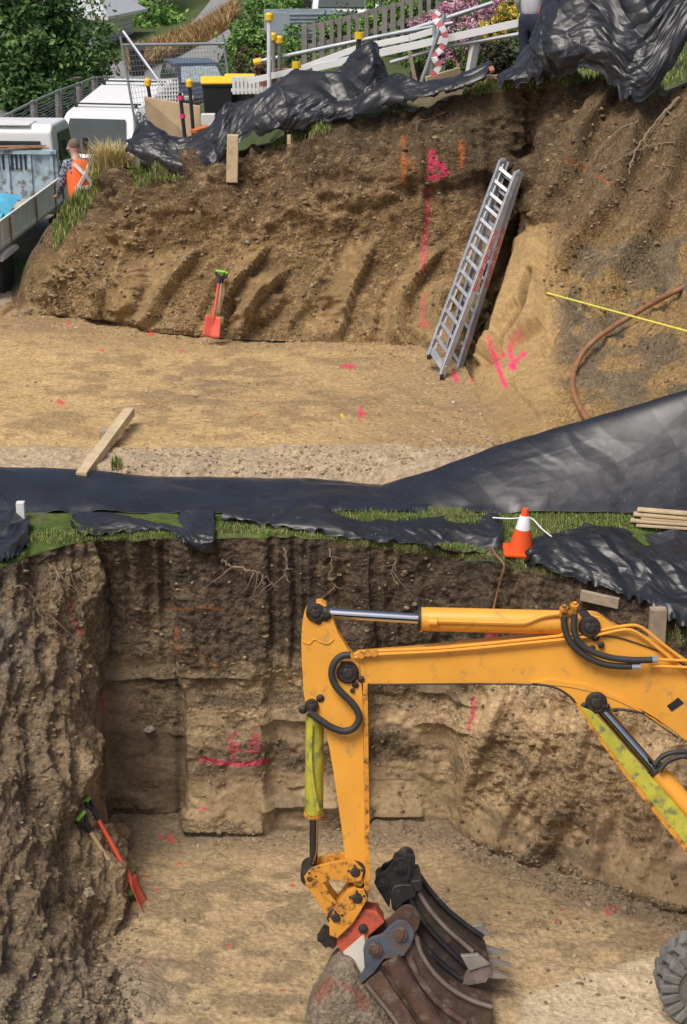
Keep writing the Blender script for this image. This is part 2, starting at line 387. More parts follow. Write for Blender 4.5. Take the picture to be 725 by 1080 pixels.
col = spray(col, P, px, py, [
    (PINK, 2.6, .8, [(213, 801), (232, 804), (250, 806), (268, 805), (282, 803)]),
    (PINK, 1.7, .75, [(250, 772), (244, 778), (242, 787), (245, 794), (250, 791), (251, 786), (246, 784)]), (PINK, 1.6, .7, [(256, 792), (258, 793)]),
    (PINK, 1.6, .75, [(272, 775), (267, 777), (268, 782), (273, 784), (274, 790), (269, 795), (264, 791), (265, 785), (271, 782), (274, 777), (272, 775)]),
    (PINK, 2.0, .6, [(245, 795), (248, 803)]), (PINK, 1.6, .8, [(210, 852), (217, 853)]),
    (PINK, 2.6, .55, [(74, 634), (77, 650), (82, 662), (86, 668)]), (ORANGE, 1.4, .5, [(60, 645), (64, 665), (70, 682)]),
    (ORANGE, 1.6, .6, [(186, 662), (187, 690)]), (ORANGE, 1.3, .45, [(176, 641), (205, 643)]), (ORANGE, 1.3, .5, [(210, 640), (235, 643)]), (ORANGE, 1.3, .4, [(203, 685), (220, 695), (228, 704)]),
    (PINK, 2.6, .75, [(500, 737), (499, 752), (495, 768)]), (PINK, 3.0, .6, [(514, 672), (522, 669)]), (REDP, 1.4, .7, [(110, 735), (108, 752)]),
], 1)
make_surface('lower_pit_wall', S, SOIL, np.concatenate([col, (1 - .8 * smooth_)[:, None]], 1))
LTOP = S[:, -1].copy()           # the wall's crest, reused as the edge of the bank

# ---- lower pit floor --------------------------------------------------
S, u, v = net([[W(x, 8.6, 0), W(x, 12.5, 0), W(x, 16.0, 0)] for x in (-4.5, 0, 3.5, 11)], 900, 420)
P = S.reshape(-1, 3); px, py = proj(P); fa = fbm(P * 1.2, 5, 101); fb = fbm(P * W(5, 6, 5) + .5 * fa[:, None], 5, 102); fc = fbm(P * 20, 3, 103)
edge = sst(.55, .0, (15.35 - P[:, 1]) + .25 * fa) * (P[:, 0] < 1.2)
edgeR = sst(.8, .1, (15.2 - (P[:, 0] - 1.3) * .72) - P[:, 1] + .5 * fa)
trk = ridged(np.stack([P[:, 0] * .5 + P[:, 1] * 2.2 + .3 * fa, P[:, 0] * .4, P[:, 1] * 0], 1), 2, 108); h = .05 * fa + .02 * fb + .006 * fc + .022 * trk + .05 * edgeR * np.maximum(0, .4 + fbm(P * 4, 3, 105)) + .035 * (edgeR + .6 * edge) * clods(P, 106, 9) + .012 * clods(P, 107, 20) * sst(-.1, .4, fa)
heap = np.exp(-(((P[:, 0] + 2.1) / .5) ** 2 + ((P[:, 1] - 12.2) / .8) ** 2)); h += heap * .16 * (1 + fb)
S = S + np.array([0, 0, 1]) * h.reshape(S.shape[:2])[:, :, None]; P = S.reshape(-1, 3)
col = np.tile(np.array([.46, .335, .185]), (len(P), 1)) * (1 + .10 * fa[:, None])
col = mixc(col, (.26, .19, .115), sst(.0, .36, fb * .8 + .7 * fa) * .75)
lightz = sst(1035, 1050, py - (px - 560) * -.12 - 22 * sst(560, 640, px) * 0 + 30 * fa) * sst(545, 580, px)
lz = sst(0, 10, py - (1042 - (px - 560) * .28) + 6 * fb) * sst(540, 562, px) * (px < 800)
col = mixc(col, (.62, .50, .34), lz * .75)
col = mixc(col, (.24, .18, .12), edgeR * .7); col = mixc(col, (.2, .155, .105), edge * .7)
col = mixc(col, (.40, .34, .26), heap * .7)
col *= (1 + .14 * fc)[:, None]
dots = [(180, 885), (187, 911), (240, 1000), (165, 942), (152, 925), (150, 1028), (308, 935), (590, 960), (640, 958), (585, 970), (430, 1005), (475, 985), (300, 1045), (640, 965), (112, 893), (700, 1012)]
col = spray(col, P, px, py, [((.7, .07, .05), 1.4, .85, [(a, b), (a + rng.uniform(1, 6), b + rng.uniform(-1, 1))]) for a, b in dots] +
            [(PINK, 1.6, .7, [(168, 882), (184, 881)]), (PINK, 1.6, .7, [(640, 962), (652, 961)])], 2)
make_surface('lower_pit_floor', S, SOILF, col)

# ---- bank between the two pits -----------------------------------------
_rt = [pt(a, b, Yq) for a, b, Yq in ((-130, 500, 17), (60, 497, 17), (220, 505, 17), (385, 515, 16.8), (450, 495, 16.85), (530, 468, 16.9), (620, 446, 16.9), (715, 419, 16.9), (800, 398, 16.9), (1000, 382, 16.9))]
def ridge_z(x): return float(np.interp(x, [p.x for p in _rt], [p.z for p in _rt])) - .10
idx = np.linspace(0, LTOP.shape[0] - 1, 260).astype(int)
bc = []
for i in idx:
    p = LTOP[i]; x = p[0]
    x2 = x if abs(x) < 4 else x * 1.0
    g = min(3.18, p[2] + .35) if x > 0 else 3.16
    lipz = p[2] + .015
    bc.append([p, W(x2, min(p[1] + .22, 15.95), lipz + .02), W(x2, 16.15, max(g, 3.17)), W(x2 * 1.02, 16.9, ridge_z(x)), W(x2 * 1.03, 17.4, ridge_z(x) - .12 - .5 * (x > 1)), W(x2 * 1.04, 18.3, FZ - .18)])
S = np.array([[q for q in c] for c in bc]); S, u, v = net(bc, 600, 110)
S[:, :, 0] = np.clip(S[:, :, 0], -9, 11)
P = S.reshape(-1, 3); fa = fbm(P * 2, 4, 111); fb = fbm(P * 12, 3, 112)
up_ = np.zeros(S.shape[:2]); up_ += (.025 * fa + .01 * fb).reshape(up_.shape) * sst(0, .06, v)[None, :]
S = S + np.array([0, 0, 1]) * up_[:, :, None]; P = S.reshape(-1, 3)
col = np.tile(np.array([.075, .11, .022]), (len(P), 1)) * (1 + .3 * fa[:, None])
col = mixc(col, (.13, .10, .07), sst(.1, .4, fa) * .4)
col = mixc(col, (.44, .36, .26), sst(16.75, 16.85, P[:, 1]))
col = mixc(col, (.12, .093, .068), sst(15.6, 15.45, P[:, 1]) * (P[:, 0] > .9) * sst(.35, .1, P[:, 1] - (15.6 - .3 * np.maximum(P[:, 0] - 1, 0))))
col *= (1 + .2 * fb)[:, None]
bank = make_surface('grass_bank', S, GREEN, col)

# ---- upper pit wall ------------------------------------------------------
def uc(b, m1, m2, t):            # bottom pixel on the floor, then pixel + distance
    return [np.array(pz(b[0], b[1], FZ))] + [np.array(pt(*q)) for q in (m1, m2, t)]
ucols = [
    [W(-14, 27.0, 3.25), W(-14, 27.4, 3.27), W(-14, 27.8, 3.29), W(-14, 28.4, 3.3)],
    uc((-30, 330), (-32, 326, 25.9), (-34, 322, 26.3), (-36, 318, 26.9)),
    uc((12, 334), (18, 329, 25.5), (20, 323, 25.9), (22, 314, 26.4)),
    uc((60, 333), (52, 305, 25.2), (48, 278, 25.6), (50, 254, 26.2)),
    uc((110, 338), (100, 292, 24.8), (88, 250, 25.2), (82, 206, 25.9)),
    uc((160, 350), (150, 295, 24.4), (140, 235, 24.8), (125, 180, 25.6)),
    uc((250, 358), (245, 292, 23.9), (240, 225, 24.3), (235, 164, 25.0)),
    uc((335, 361), (335, 290, 23.8), (335, 215, 24.2), (335, 136, 25.0)),
    uc((400, 363), (405, 290, 23.7), (412, 205, 24.1), (422, 118, 24.9)),
    uc((455, 373), (465, 290, 23.6), (475, 200, 24.1), (485, 100, 24.8)),
    uc((488, 385), (510, 300, 23.3), (528, 200, 24.1), (545, 90, 24.8)),
    uc((494, 393), (524, 315, 24.0), (552, 222, 24.6), (574, 87, 24.8)),     # the corner
    uc((500, 403), (533, 322, 22.2), (558, 238, 23.35), (582, 86, 24.7)),
    uc((520, 468), (565, 395, 20.4), (592, 270, 22.2), (630, 82, 24.3)),
    uc((548, 482), (640, 375, 19.9), (665, 240, 21.8), (675, 100, 24.0)),
    [W(2.2, 17.6, FZ), pt(700, 390, 18.9), pt(735, 235, 21.2), pt(730, 95, 23.6)],
    [W(3.2, 17.3, 3.9), pt(770, 360, 18.6), pt(810, 225, 20.8), pt(820, 80, 23.3)],
    [W(7.5, 17.3, 4.2), W(7.5, 19, 5.0), W(7.5, 21, 6.0), W(7.5, 23.3, 6.9)],
    [W(14, 17.3, 4.2), W(14, 19, 5.0), W(14, 21, 6.0), W(14, 23.3, 6.9)]]
S, u, v = net(ucols, 880, 270, smooth_it=2)
P = S.reshape(-1, 3); X, Y, Z = P.T; px, py = proj(P); VV = np.tile(v, S.shape[0])
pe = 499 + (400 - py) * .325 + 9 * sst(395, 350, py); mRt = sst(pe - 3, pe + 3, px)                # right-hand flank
mEnd = sst(-.0, .08, VV) * (.35 + .65 * sst(20, 90, px))
wob = fbm(P * .9, 4, 205)
# long curved bucket scrapes on the lower half, lumps above
low = sst(.62, .42, VV + .1 * wob)
arc = X * 1.9 - 3.0 * np.clip(VV, 0, 1) ** 1.35 * sst(-4.5, -1.5, X) + .75 * vnoise(P * W(.9, .9, .5), 206) + .3 * wob
a1 = arc * .95; fr1 = a1 - np.floor(a1); i1 = np.floor(a1).astype(np.int64); z0_ = np.zeros(len(X), np.int64)
ra = _hash(i1, z0_, z0_, 3) / 4294967295.; topv = .30 + .30 * _hash(i1, z0_, z0_, 5) / 4294967295.
scr = (fr1 ** 1.8) * sst(1.0, .9, fr1) * (.35 + .9 * ra) * sst(topv, topv - .10, VV) * 2.4 - .3
smo = sst(.15, .35, fr1) * sst(.9, .75, fr1) * sst(topv, topv - .08, VV) * (ra > .25) * sst(.03, .12, VV)   # smooth inside a bucket scoop
vert = ridged(np.stack([X * 4.2 + .5 * wob, Z * .5, Y * .2], 1), 2, 212)
disp = (1 - mRt) * (low * .13 * scr + .05 * low * fbm(P * 2.6, 4, 208) + (1 - low) * (.10 * vert + .17 * fbm(P * 1.8, 6, 213)))
disp += (1 - mRt) * .20 * sst(0.02, .3, fbm(P * W(.9, 1.1, 1.6), 5, 214)); disp *= 1 - .8 * sst(26, 5, np.abs(px - pe)) * (py > 225) * (py < 400)
slab = mRt * sst(600, 565, px - (440 - py) * .05 + 8 * wob) * (py > 235)
gd_ = (X * .84 - Z * .55) * 2.0 + .35 * wob; f2 = gd_ - np.floor(gd_); rid2 = (f2 ** 1.5 * sst(1, .88, f2)) * 1.4 - .4 + .35 * ridged(np.stack([gd_ * 1.7, Z * .35, Y * .2], 1), 2, 215)
disp += mRt * (1 - slab) * (.13 * rid2 * sst(.3, .55, VV) * 2.2 + .13 * fbm(P * 1.7, 5, 216))
disp += slab * (.008 * fbm(P * 4, 4, 217) + .07 * sst(.10, .13, vnoise(np.stack([X * .9 + Z * .5, Z * .8, Y * .9], 1), 218)))
disp += (.12 * sst(-.1, .3, fbm(P * 1.6, 4, 220)) * clods(P, 221, 6) + .05 * clods(P, 222, 13) + .035 * fbm(P * 9, 5, 223)) * (1 - .92 * slab) * (1 - .85 * smo * (1 - mRt))
ck = [[(567, 296), (557, 329), (543, 352), (524, 373), (514, 381)], [(548, 330), (537, 345), (527, 358)], [(600, 300), (592, 340), (575, 372)]]
for q, dp in zip(ck, (.34, .14, .10)): disp -= dp * np.exp(-(stroke_dist(px, py, q) / 3.2) ** 2)
ab = (px - 524) * .63 + (py - 373)                        # a slab of soil has slipped above the crack
disp += mRt * .22 * sst(3, -3, ab - 18 * vnoise(P * 1.0, 7)) * (px < 575) * sst(240, 262, py)
disp *= mEnd
S = lift(S, disp); P = S.reshape(-1, 3); px, py = proj(P)
fine = fbm(P * 4, 4, 231); fi2 = fbm(P * 18, 3, 232); patch = fbm(P * .9, 4, 233)
brown = np.array([.225, .152, .083]); dk = np.array([.11, .08, .056]); tan = np.array([.345, .24, .118]); gr = np.array([.165, .14, .11])
col = np.tile(brown, (len(P), 1)) * (1 + .25 * patch[:, None])
col = mixc(col, dk, sst(.52, .92, VV + .12 * patch + .06 * fine) * .9)
col = mixc(col, (.30, .215, .12), sst(.45, .1, VV + .15 * fine) * .65 * (1 - mRt))
col = mixc(col, (.36, .265, .15), sst(.15, .5, fi2 + .6 * fine) * .55)
col = mixc(col, (.235, .165, .09), smo * (1 - mRt) * .6); col = mixc(col, (.42, .31, .17), (1 - mRt) * low * sst(.8, .95, fr1) * .6)
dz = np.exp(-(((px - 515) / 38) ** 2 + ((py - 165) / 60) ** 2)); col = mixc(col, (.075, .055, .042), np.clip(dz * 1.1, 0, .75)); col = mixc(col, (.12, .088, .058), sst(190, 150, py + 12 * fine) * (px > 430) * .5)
col = mixc(col, tan, mRt * sst(225, 275, py + 18 * fine - (px - 560) * -.0 - np.maximum(px - 600, 0) * -.05) * .92)
scree = mRt * sst(572, 600, px + 14 * fine) * sst(235, 262, py + 14 * wob) * sst(425, 392, py - (px - 600) * .25 + 40 * wob)
col = mixc(col, gr, scree * sst(-.1, .12, fbm(P * W(2.2, 2.2, 3.4), 5, 240)) * .8)
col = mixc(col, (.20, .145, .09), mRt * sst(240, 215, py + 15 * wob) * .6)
col = mixc(col, (.37, .265, .14), slab * .6); col = mixc(col, (.25, .175, .09), slab * sst(395, 425, py - .25 * (px - 520) + 8 * vnoise(P * 1.6, 9)) * .6); col = mixc(col, (.30, .215, .12), slab * sst(.05, .3, fbm(P * 2.2, 3, 241)) * .5)
col = mixc(col, (.085, .062, .040), (1 - mRt) * sst(pe - 46, pe - 16, px) * sst(215, 260, py) * .8)  # shade in the corner behind the ladder, painted into the soil colour
col = mixc(col, (.19, .15, .10), sst(75, 25, px) * .3)
col = mixc(col, (.12, .10, .05), sst(.9, .97, VV) * sst(250, 90, px) * .7)
col *= (1 + .30 * fi2 + .20 * fine)[:, None]; col *= W(1.06, 1.0, .86)
ly, lx = 1.0, 0
col = spray(col, P, px, py, [
    (PINK, 3.4, .9, [(455, 160), (454, 188)]), (PINK, 2.6, .9, [(455, 187), (464, 187), (471, 182), (465, 173)]), (PINK, 2.6, .8, [(456, 160), (462, 172), (470, 185)]),
    (PINK, 2.0, .7, [(452, 200), (451, 225), (448, 255), (446, 290)]), (ORANGE, 2.2, .75, [(425, 145), (426, 170), (426, 194)]), (ORANGE, 1.8, .5, [(427, 172), (434, 168), (437, 178)]),
    (ORANGE, 2.6, .75, [(487, 150), (488, 165), (486, 176)]), (PINK, 2.0, .6, [(447, 340), (452, 342)]), (PINK, 2.0, .4, [(447, 310), (446, 345)]),
    (ORANGE, 1.6, .45, [(596, 168), (618, 178)]), (ORANGE, 1.6, .5, [(630, 186), (650, 195)]), (ORANGE, 1.5, .4, [(607, 245), (610, 255)]),
    (PINK, 3.0, .9, [(516, 357), (520, 372), (527, 392), (533, 407)]), (PINK, 2.6, .85, [(550, 352), (541, 360), (538, 372), (543, 388)]),
    (PINK, 2.6, .85, [(553, 373), (545, 380), (540, 388), (538, 384)]), (PINK, 2.4, .8, [(524, 378), (532, 375)])], 3)
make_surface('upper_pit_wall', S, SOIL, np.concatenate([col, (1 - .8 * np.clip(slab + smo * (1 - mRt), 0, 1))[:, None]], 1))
UTOP = S[:, -1].copy()

# ---- upper pit floor (runs on to the left as the yard where the truck stands) ----
S, u, v = net([[W(x, 16.85, FZ), W(x, 21, FZ), W(x, 27.5, FZ)] for x in (-14, -5, 0, 3.0)], 900, 420)
P = S.reshape(-1, 3); px, py = proj(P); fa = fbm(P * .9, 5, 301); fb = fbm(P * W(3.2, 4.0, 4) + .5 * fa[:, None], 5, 302); fc = fbm(P * 14, 3, 303)
rim = sst(18.15, 17.75, P[:, 1] + .25 * fa)
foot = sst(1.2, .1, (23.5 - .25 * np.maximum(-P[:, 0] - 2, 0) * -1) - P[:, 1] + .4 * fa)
tr = ridged(np.stack([P[:, 0] * 1.6 + P[:, 1] * .8, P[:, 1] * .25, P[:, 0] * 0], 1), 2, 306)
h = .05 * fa + .03 * fb + .008 * fc + .035 * tr * sst(-2.5, 1, P[:, 0]) + rim * (.07 + .05 * fb + .03 * clods(P, 304, 9)) + .05 * foot * clods(P, 305, 7)
h -= .3 * sst(17.2, 16.9, P[:, 1]); h += .25 * np.exp(-(((P[:, 0] - 1.15) / .45) ** 2 + ((P[:, 1] - 22.5) / .7) ** 2)) * 0
S = S + np.array([0, 0, 1]) * h.reshape(S.shape[:2])[:, :, None]; P = S.reshape(-1, 3)
col = np.tile(np.array([.53, .365, .17]), (len(P), 1)) * (1 + .1 * fa[:, None])
col = mixc(col, (.31, .21, .105), sst(.0, .4, fb * .8 + .8 * fa) * .7)
col = mixc(col, (.30, .205, .11), sst(300, 430, px + 60 * fa) * sst(25.5, 24, P[:, 1]) * .55 * sst(365, 380, py - 0 * px) * (1 - rim))
dk2 = np.exp(-(((px - 250) / 90) ** 2 + ((py - 415) / 22) ** 2)); col = mixc(col, (.27, .19, .11), np.clip(dk2 * (.6 + fb), 0, .6))
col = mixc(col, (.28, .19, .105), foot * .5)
col = mixc(col, (.46, .36, .25), rim * .8)
road_m = sst(25.4, 25.9, P[:, 1] + .1 * fa) * (P[:, 0] < -3); col = mixc(col, (.34, .29, .22), road_m * .8)
col *= (1 + .14 * fc)[:, None]
dots = [(72, 343), (157, 350), (190, 370), (260, 353), (366, 386), (380, 436), (62, 423), (478, 396), (430, 352), (105, 369), (270, 436), (445, 344), (497, 400)]
col = spray(col, P, px, py, [((.72, .08, .07), 1.9, .85, [(a, b), (a + rng.uniform(1, 7), b + rng.uniform(-1, 1))]) for a, b in dots] +
            [(PINK, 2.4, .8, [(362, 387), (373, 388)]), (PINK, 2.4, .7, [(381, 430), (380, 440)]), (PINK, 2.8, .9, [(479, 394), (482, 400)]), ((.7, .6, .05), 1.5, .9, [(361, 438), (362, 439)])], 4)
make_surface('upper_pit_floor', S, SOILF, col)

# ---- ground beyond the upper pit -------------------------------------------
def hg(x, Y):
    a = x / max(Y, 1)
    base = FZ + .03 + .3 * sst(27, 34, np.float64(Y)) + .04 * max(0, Y - 60) + .10 * max(0, Y - 100)
    hi = 6.42 + .012 * max(0, Y - 26) + .05 * max(0, Y - 60) + .08 * max(0, Y - 100)
    s1 = float(sst(-.105, .0, np.float64(a)))
    s0 = float(sst(-.17, -.21, np.float64(a))) * min(1, max(0, Y - 40) / 20) * 1.6
    return base * (1 - s1) + hi * s1 + s0 * (1 - s1)
idx = np.linspace(0, UTOP.shape[0] - 1, 200).astype(int); gc = []
ys = [None, .9, 2.2, 30, 34, 40, 50, 62, 80, 100, 130, 180, 300, 600]
for i in idx:
    p = UTOP[i]; a = p[0] / p[1]; a = a if abs(a) < .3 else a * 1.0
    c = [p]
    for q in ys[1:]:
        Yq = p[1] + q if q < 10 else q
        h = hg(a * Yq, Yq); k = float(sst(0, 3.4, np.float64(Yq - p[1])))
        pk = p[2] + .03
        c.append(W(a * Yq * (1 + (max(0, Yq - 60) / 60) * .6 if abs(a) > .18 else 1), Yq, pk * (1 - k) + h * k))
    gc.append(c)
S, u, v = net(gc, 420, 240)
P = S.reshape(-1, 3); fa = fbm(P * .5, 4, 401); fb = fbm(P * 3, 4, 402)
S = S + np.array([0, 0, 1]) * ((.04 * fa + .02 * fb).reshape(S.shape[:2]) * sst(0, .03, v)[None, :])[:, :, None]
px, py = proj(P)
col = np.tile(np.array([.07, .095, .03]), (len(P), 1)) * (1 + .3 * fa[:, None])
col = mixc(col, (.17, .125, .08), sst(27.5, 26.5, P[:, 1]) * sst(0, .4, fa + .25) * .8)
yard = sst(-.10, -.115, P[:, 0] / P[:, 1]) * sst(29, 30, P[:, 1] * 1.0) * sst(64, 58, P[:, 1]); col = mixc(col, (.27, .25, .22), yard * .8)
col *= (1 + .2 * fb)[:, None]
make_surface('ground', S, GREEN, col)
# street: asphalt sheet over the ground, with kerb
def sheet(name, rows, m, n=40, lift_=.05):
    S, u, v = net([[np.array(r[i]) for r in rows] for i in range(len(rows[0]))], n, n * 3)
    for i in range(S.shape[0]):
        for j in range(S.shape[1]): S[i, j, 2] = hg(S[i, j, 0], S[i, j, 1]) + lift_
    return tag(mesh_obj(name, S.reshape(-1, 3), grid_faces(*S.shape[:2]), m, None, True), kind='structure')
ASPH = mat('asphalt', (.25, .245, .235), .9, var=.18, scale=1.2, bump=.3)
CONC = mat('concrete', (.38, .37, .35), .9, var=.15, scale=3, bump=.3)
sheet('road', [[W(-13.5, 50, 0), W(-4.9, 50, 0)], [W(-9.6, 66, 0), W(-4.3, 66, 0)], [W(-8.5, 73, 0), W(-4.75, 73, 0)], [W(-7.35, 82, 0), W(-5.2, 82, 0)], [W(-6.9, 90.5, 0), W(-5.6, 90.5, 0)], [W(-6.7, 100, 0), W(-6.1, 100, 0)], [W(-7.2, 112, 0), W(-6.6, 112, 0)]], ASPH, lift_=.09)

# ---- finding the surface seen at a place of the picture
from mathutils.bvhtree import BVHTree
def bvh(o):
    return BVHTree.FromPolygons([v.co[:] for v in o.data.vertices], [p.vertices[:] for p in o.data.polygons])
TREES = {n: bvh(bpy.data.objects[n]) for n in ('grass_bank', 'upper_pit_wall', 'lower_pit_wall', 'upper_pit_floor', 'lower_pit_floor', 'ground')}
def hit(px, py, names=None, up=0.0):
    best = None
    for n in (names or TREES):
        r = TREES[n].ray_cast(Vector((0, 0, CH)), ray(px, py).normalized())
        if r[0] is not None and (best is None or r[3] < best[1]): best = (r[0], r[3], r[1])
    return (best[0] + Vector((0, 0, up)), best[2]) if best else (None, None)
def down(x, y, names=None):
    z = -9
    for n in (names or TREES):
        r = TREES[n].ray_cast(Vector((x, y, 40)), Vector((0, 0, -1)))
        if r[0] is not None: z = max(z, r[0].z)
    return z

# ================================================================== BLACK PLASTIC SHEETS
PLAST = mat('black_plastic', (.018, .020, .026), .34, var=.3, scale=3, bump=.06, bscale=9, dirt=(.30, .27, .23), dirt_amt=.75, dscale=42, dthr=.61, spec=.5)
PLAST2 = mat('black_plastic_clean', (.018, .019, .022), .38, var=.3, scale=3, bump=.06, bscale=9, dirt=(.2, .19, .17), dirt_amt=.3, dscale=14, dthr=.6, spec=.55)
def tri(x): return np.abs((x - np.floor(x)) - .5) * 2
def trin(a, b, s):                # value noise interpolated linearly over triangles: flat facets, sharp creases
    k = (a + b) * .3660254; i = np.floor(a + k); j = np.floor(b + k); fa = a + k - i; fb_ = b + k - j
    z = np.zeros(len(a), np.int64); h = lambda di, dj: _hash((i + di).astype(np.int64), (j + dj).astype(np.int64), z, s) / 4294967295.
    h00, h11 = h(0, 0), h(1, 1); lowt = fa > fb_; hm = np.where(lowt, h(1, 0), h(0, 1)); hi_, lo_ = np.maximum(fa, fb_), np.minimum(fa, fb_)
    return h00 * (1 - hi_) + hm * (hi_ - lo_) + h11 * lo_ - .5
def folds(S, s, sc=1.0):
    r = np.random.default_rng(s); mid = S[:, S.shape[1] // 2]
    u = np.concatenate([[0], np.cumsum(np.linalg.norm(np.diff(mid, axis=0), axis=1))]); q = S[S.shape[0] // 2]
    v = np.cumsum(np.concatenate([np.zeros((S.shape[0], 1)), np.linalg.norm(np.diff(S, axis=1), axis=2)], 1), axis=1)
    U = np.repeat(u[:, None], S.shape[1], 1).ravel(); Vv = v.ravel(); P3 = np.stack([U, Vv, U * 0 + s], 1)
    U = U + .10 / sc * fbm(P3 * 1.3 * sc, 2, s + 1); Vv = Vv + .10 / sc * fbm(P3 * 1.3 * sc, 2, s + 2)
    out = np.zeros(len(U))
    for k, (f, an, am) in enumerate(((1.0, 1.8, 1.9), (2.0, 2.6, .85), (4.0, 3.2, .42), (8.5, 2.5, .17), (17, 2.0, .06))):
        t = r.uniform(.5, 2.4); c_, s_ = math.cos(t), math.sin(t); A = (U * c_ + Vv * s_) * f * sc * 1.15; B = (-U * s_ + Vv * c_) * f * sc * 1.15 / an
        A = A + .25 * vnoise(P3 * f * sc * .8, s + 40 + k); m = sst(-.5, .3, vnoise(P3 * .9 * sc + 9 * k, s + 50 + k))
        out += am * trin(A, B, s + k) * (.35 + .65 * m if k < 2 else m)
    return out
def sheet_net(colsTB, nu, nv, amp, seed, sc=1.0, lin=False, edge=.35):
    cs = [[np.array(pt(*q)) if len(q) == 3 and not isinstance(q, np.ndarray) else np.array(q) for q in c][::-1] for c in colsTB]
    S, u, v = net(cs, nu, nv, ulin=lin)
    d = folds(S, seed, sc) * amp * 1.9
    ev = np.minimum(1, edge + sst(0, .12, v) * (1 - edge))[None, :] * np.ones((S.shape[0], 1))
    d = d * ev.ravel()
    S = lift(S, d + amp * .3)
    # ragged hem
    hem = vnoise(np.stack([np.linspace(0, 40, S.shape[0]), np.zeros(S.shape[0]), np.zeros(S.shape[0]) + seed], 1), seed)
    k = sst(.2, 0, v)[None, :, None]
    S = S + k * (hem[:, None, None] * np.array([0, 0, .05]) * amp / .08)
    return S
def tarp(name, label, colsTB, nu=260, nv=140, amp=.08, seed=1, sc=1.0, m=None, group=None, lin=False):
    S = sheet_net(colsTB, nu, nv, amp, seed, sc, lin)
    o = mesh_obj(name, S.reshape(-1, 3), grid_faces(*S.shape[:2]), m or PLAST2, None, True)
    so_ = o.modifiers.new('thickness', 'SOLIDIFY'); so_.thickness = .006; so_.offset = -1
    return tag(o, label, 'plastic sheet', group or 'black plastic sheets pegged over the edges of the dig')
# sheet over the ridge between the pits, two lengths overlapping
def ridge_col(px, pyr, Yr, back=.25, drop=.10, pb=541):
    r = np.array(pt(px, pyr, Yr)); b = r + np.array([0, back, -drop])
    f = np.array(pt(px, pb, 16.12)); m1 = r * .66 + f * .34 + np.array([0, -.02, .03]); m2 = r * .33 + f * .67 + np.array([0, -.02, .02])
    return [b, r, m1, m2, f]
tarp('plastic_sheet', 'long low black plastic sheet along the left half of the near rim, mud-spattered', [ridge_col(*a) for a in
    [(-130, 500, 16.98), (-40, 497, 16.98), (60, 496, 16.98), (140, 499, 16.98), (220, 504, 16.96), (300, 507, 16.92), (370, 510, 16.9), (420, 512, 16.85), (450, 520, 16.8)]], 520, 100, .032, 11, 1.2, PLAST)
tarp('plastic_sheet', 'broad smooth black plastic sheet swelling up to the right over the near rim', [ridge_col(*a) for a in
    [(300, 537, 16.35, .1, .03), (340, 528, 16.5, .15, .05), (385, 514, 16.72), (450, 494, 16.8), (530, 467, 16.85), (620, 444, 16.85), (715, 417, 16.85), (800, 396, 16.85), (1000, 380, 16.85)]], 620, 170, .026, 23, .8, PLAST)

# sheets lying on the bank above the lower pit
def onb(px, py, off=.05):      # a point lying just above the bank or pit face seen there
    h_, n_ = hit(px, py, ('grass_bank', 'lower_pit_wall')); d = ray(px, py).normalized()
    return np.array(h_ - d * off)
def low_cols(L, offs=(.05, .12, .12, .07)):
    return [[onb(a[0], a[1] * (1 - f) + a[2] * f, o_) for f, o_ in zip((0, .33, .7, 1), offs)] for a in L]
tarp('plastic_sheet', 'small dark plastic sheet bunched in the far left corner above the lower pit', low_cols([(-60, 541, 600), (-20, 541, 596), (10, 543, 590), (22, 548, 580), (30, 556, 574)]), 90, 60, .05, 31, 2.2)
tarp('plastic_sheet', 'creased black plastic sheet with one corner hanging down the lower pit face', low_cols([(74, 541, 551), (84, 541, 563), (105, 541, 565), (130, 541, 561), (160, 541, 558), (180, 541, 561), (196, 542, 574), (206, 543, 583), (218, 543, 583), (227, 545, 577), (221, 546, 556), (230, 547, 550)]), 240, 80, .05, 32, 2.0)
tarp('plastic_sheet', 'dark plastic sheet rolled along the verge between the hanging corner and the traffic cone', low_cols([(236, 540, 548), (262, 541, 552), (300, 541, 556), (350, 540, 564), (400, 540, 570), (450, 540, 576), (500, 541, 581), (522, 542, 582), (530, 545, 572)]), 300, 80, .06, 33, 1.8)
tarp('plastic_sheet', 'glossy black plastic sheet spread on the grass right of the traffic cone', low_cols([(555, 583, 588), (566, 571, 594), (585, 562, 602), (605, 556, 609), (622, 552, 616), (640, 554, 621), (656, 557, 627), (672, 560, 633), (684, 562, 638), (696, 563, 646), (715, 566, 658), (740, 570, 668), (790, 580, 680)], (.04, .22, .18, .06)), 320, 160, .06, 34, 1.6)

